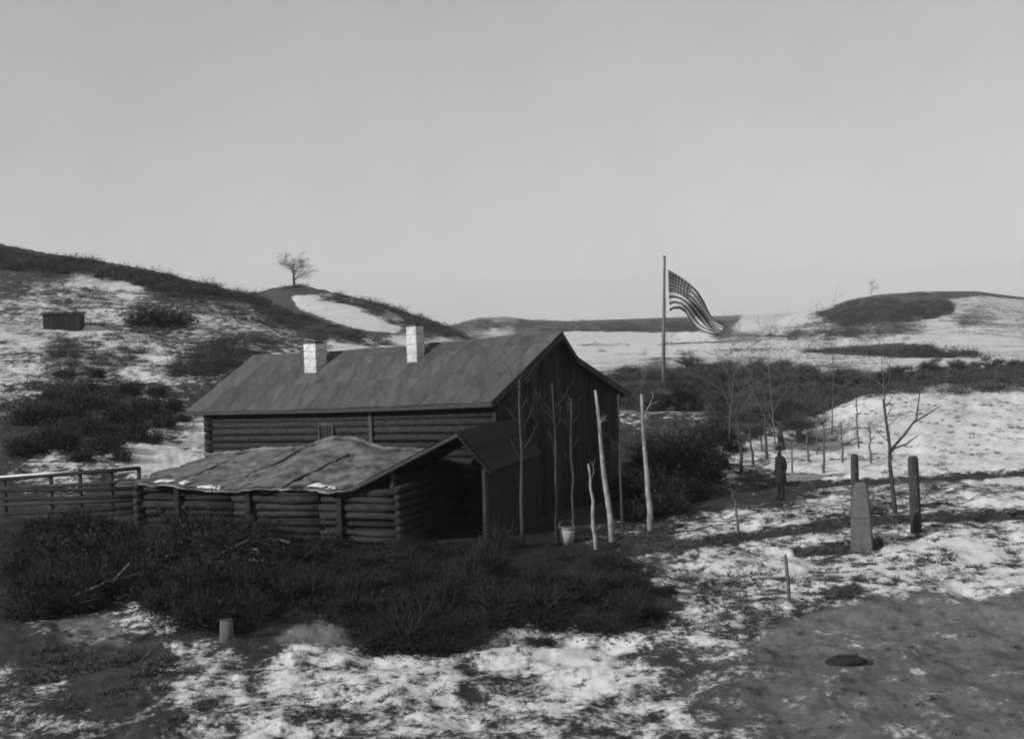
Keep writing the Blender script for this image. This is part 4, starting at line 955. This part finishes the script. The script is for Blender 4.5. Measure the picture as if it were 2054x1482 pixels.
# ------------------------------------------------------------------ left: pole fence, hut on the hill
p0 = gp(100, 1040); p1 = gp(284, 1032); o0 = Vector((p0.x, p0.y, 0)); fen = empty('pole_fence', (p0.x, p0.y, p0.z)); tag(fen, 'dark rail fence capped with snow left of the low shed', 'fence')
d = p1 - p0
rg = random.Random(31)
tops = (958, 972, 984, 996, 1008, 1020, 1030)
for i, v in enumerate(tops):
    v += rg.uniform(-5, 5); zA = at(100, v, p0.y)[2] - p0.z; zB = at(284, v + rg.uniform(-6, 6) - (10 if i == 0 else 6), p1.y)[2] - p0.z
    MB().tube([(-2.2, -d.y * 2.2 / d.x, zA - (zB - zA) * .6), (d.x * .5, d.y * .5, (zA + zB) / 2 + rg.uniform(-.04, .04)), (d.x, d.y, zB)], .075, 7).build('rail', M['log'], fen, smooth=True)
    if i == 0: top_a, top_b = zA, zB
    if i == 0:
        mb = MB(); mb.tube([(-2.2, -d.y * 2.2 / d.x, zA - (zB - zA) * .6 + .07), (0.0, 0, zA + .07), (d.x * .3, d.y * .3, zA + (zB - zA) * .3 + .06)], [.04, .045, .01], 7); mb.build('snow_cap', M['snow'], fen, smooth=True)
for f in (-.5, .02, .34, .68, .98):
    MB().tube([(d.x * f, d.y * f + .12, -.5), (d.x * f, d.y * f + .12, top_a + (top_b - top_a) * f + rg.uniform(.0, .12))], .08, 7).build('post', M['post'], fen, smooth=True)
p = gp(128, 662); hut = empty('hillside_hut', p, R_(8)); tag(hut, 'small dark flat-topped hut on the snowy hillside at far left', 'hut')
sx = 64 * p.y / F; hh = 36 * p.y / F
for i in range(7):
    x0 = -sx / 2 - .3 + (sx + .3) * i / 7; MB().box((x0 + .01, -.05, -.5), (x0 + (sx + .3) / 7 - .01, 0, hh * .86)).build('board', M['board'], hut)
MB().box((-sx / 2 - .28, .003, -.5), (sx / 2 - .02, 2.4, hh * .85)).build('wall', M['dark'], hut)
MB().hexa([(-sx/2-.4, -.12, hh*.86), (sx/2+.05, -.12, hh*.86), (sx/2+.05, 2.5, hh*.9), (-sx/2-.4, 2.5, hh*.9), (-sx/2-.4, -.12, hh*.94), (sx/2+.05, -.12, hh*.94), (sx/2+.05, 2.5, hh), (-sx/2-.4, 2.5, hh)]).build('roof', M['dark'], hut)
# ------------------------------------------------------------------ small things
def rock(u, v, r, label, mat, seed, cat='rock', name='rock'):
    p = gp(u, v); o = link(name, blob(r, seed), None, mat); o.location = (p.x, p.y, p.z + r[2] * .2); tag(o, label, cat)
rock(1692, 1330, (.36, .25, .11), 'dark flat rock in the bare ground at lower right', M['dark'], 5)
rock(1002, 1296, (.2, .17, .13), 'pale-topped rock at the lower edge of the thicket', M['stone'], 6)
p = gp(455, 1284); st = empty('tree_stump', p); tag(st, 'short pale tree stump at the lower left edge of the thicket', 'stump')
MB().tube([(0, 0, -.2), (0, 0, .1), (.01, 0, .42)], [.2, .15, .14], 10).build('bark', M['midbark'], st, smooth=True); MB().tube([(.01, 0, .421), (.01, 0, .435)], .125, 10).build('cut_face', M['frame'], st)
a = gp(140, 1222); b_ = gp(285, 1190); fpz = empty('fallen_pole', a); tag(fpz, 'thin pale pole lying slanted in the brush at lower left', 'pole')
e = b_ - a; MB().tube([(0, 0, .25), tuple(e * .5 + Vector((0, 0, .45))), tuple(e + Vector((0, 0, .5)))], [.045, .04, .025], 6).build('stem', M['birch'], fpz, smooth=True)
MB().tube([tuple(e * .6 + Vector((0, 0, .46))), tuple(e * .75 + Vector((.1, .2, .8)))], [.02, .01], 5).build('side_branch', M['birch'], fpz)
p = gp(1003, 1056); hp = empty('hand_pump', p); tag(hp, 'grey bent pump post standing near the house corner', 'pump')
MB().tube([(0, 0, -.2), (0, 0, .8)], .07, 9).build('standpipe', M['metal'], hp, smooth=True)
MB().tube([(0, 0, .78), (-.08, -.03, .95), (-.28, -.08, 1.05), (-.40, -.1, .98)], [.07, .065, .055, .045], 8).build('spout', M['metal'], hp, smooth=True)
MB().tube([(-.05, 0, .98), (.12, .05, 1.2), (.3, .1, 1.12)], [.025, .022, .02], 6).build('handle', M['metal'], hp, smooth=True)
p = gp(1137, 1088); bk = empty('bucket', p); tag(bk, 'pale tub standing in the shade before the gable', 'tub')
loft('staves', [(0, 0, -.03, .2, .2), (0, 0, .2, .225, .225), (0, 0, .42, .25, .25)], M['tub'], bk)
loft('rim', [(0, 0, .40, .262, .262), (0, 0, .44, .262, .262)], M['metal'], bk)
MB().tube([(-.25, 0, .43), (-.15, 0, .6), (0, 0, .66), (.15, 0, .6), (.25, 0, .43)], .012, 5).build('handle', M['metal'], bk)

# ------------------------------------------------------------------ air
hb = MB(); hb.box((-2700, -2700, -6), (2700, 2700, 70)); haze = hb.build('haze', None); tag(haze, 'thin pale winter haze over the valley', 'haze', kind='stuff')
m = bpy.data.materials.new('haze'); m.use_nodes = True; t = m.node_tree; t.nodes.clear()
vo = t.nodes.new('ShaderNodeVolumePrincipled'); vo.inputs['Color'].default_value = (.9, .9, .9, 1); vo.inputs['Density'].default_value = 0.00021
ou = t.nodes.new('ShaderNodeOutputMaterial'); t.links.new(vo.outputs[0], ou.inputs['Volume']); haze.data.materials.append(m)
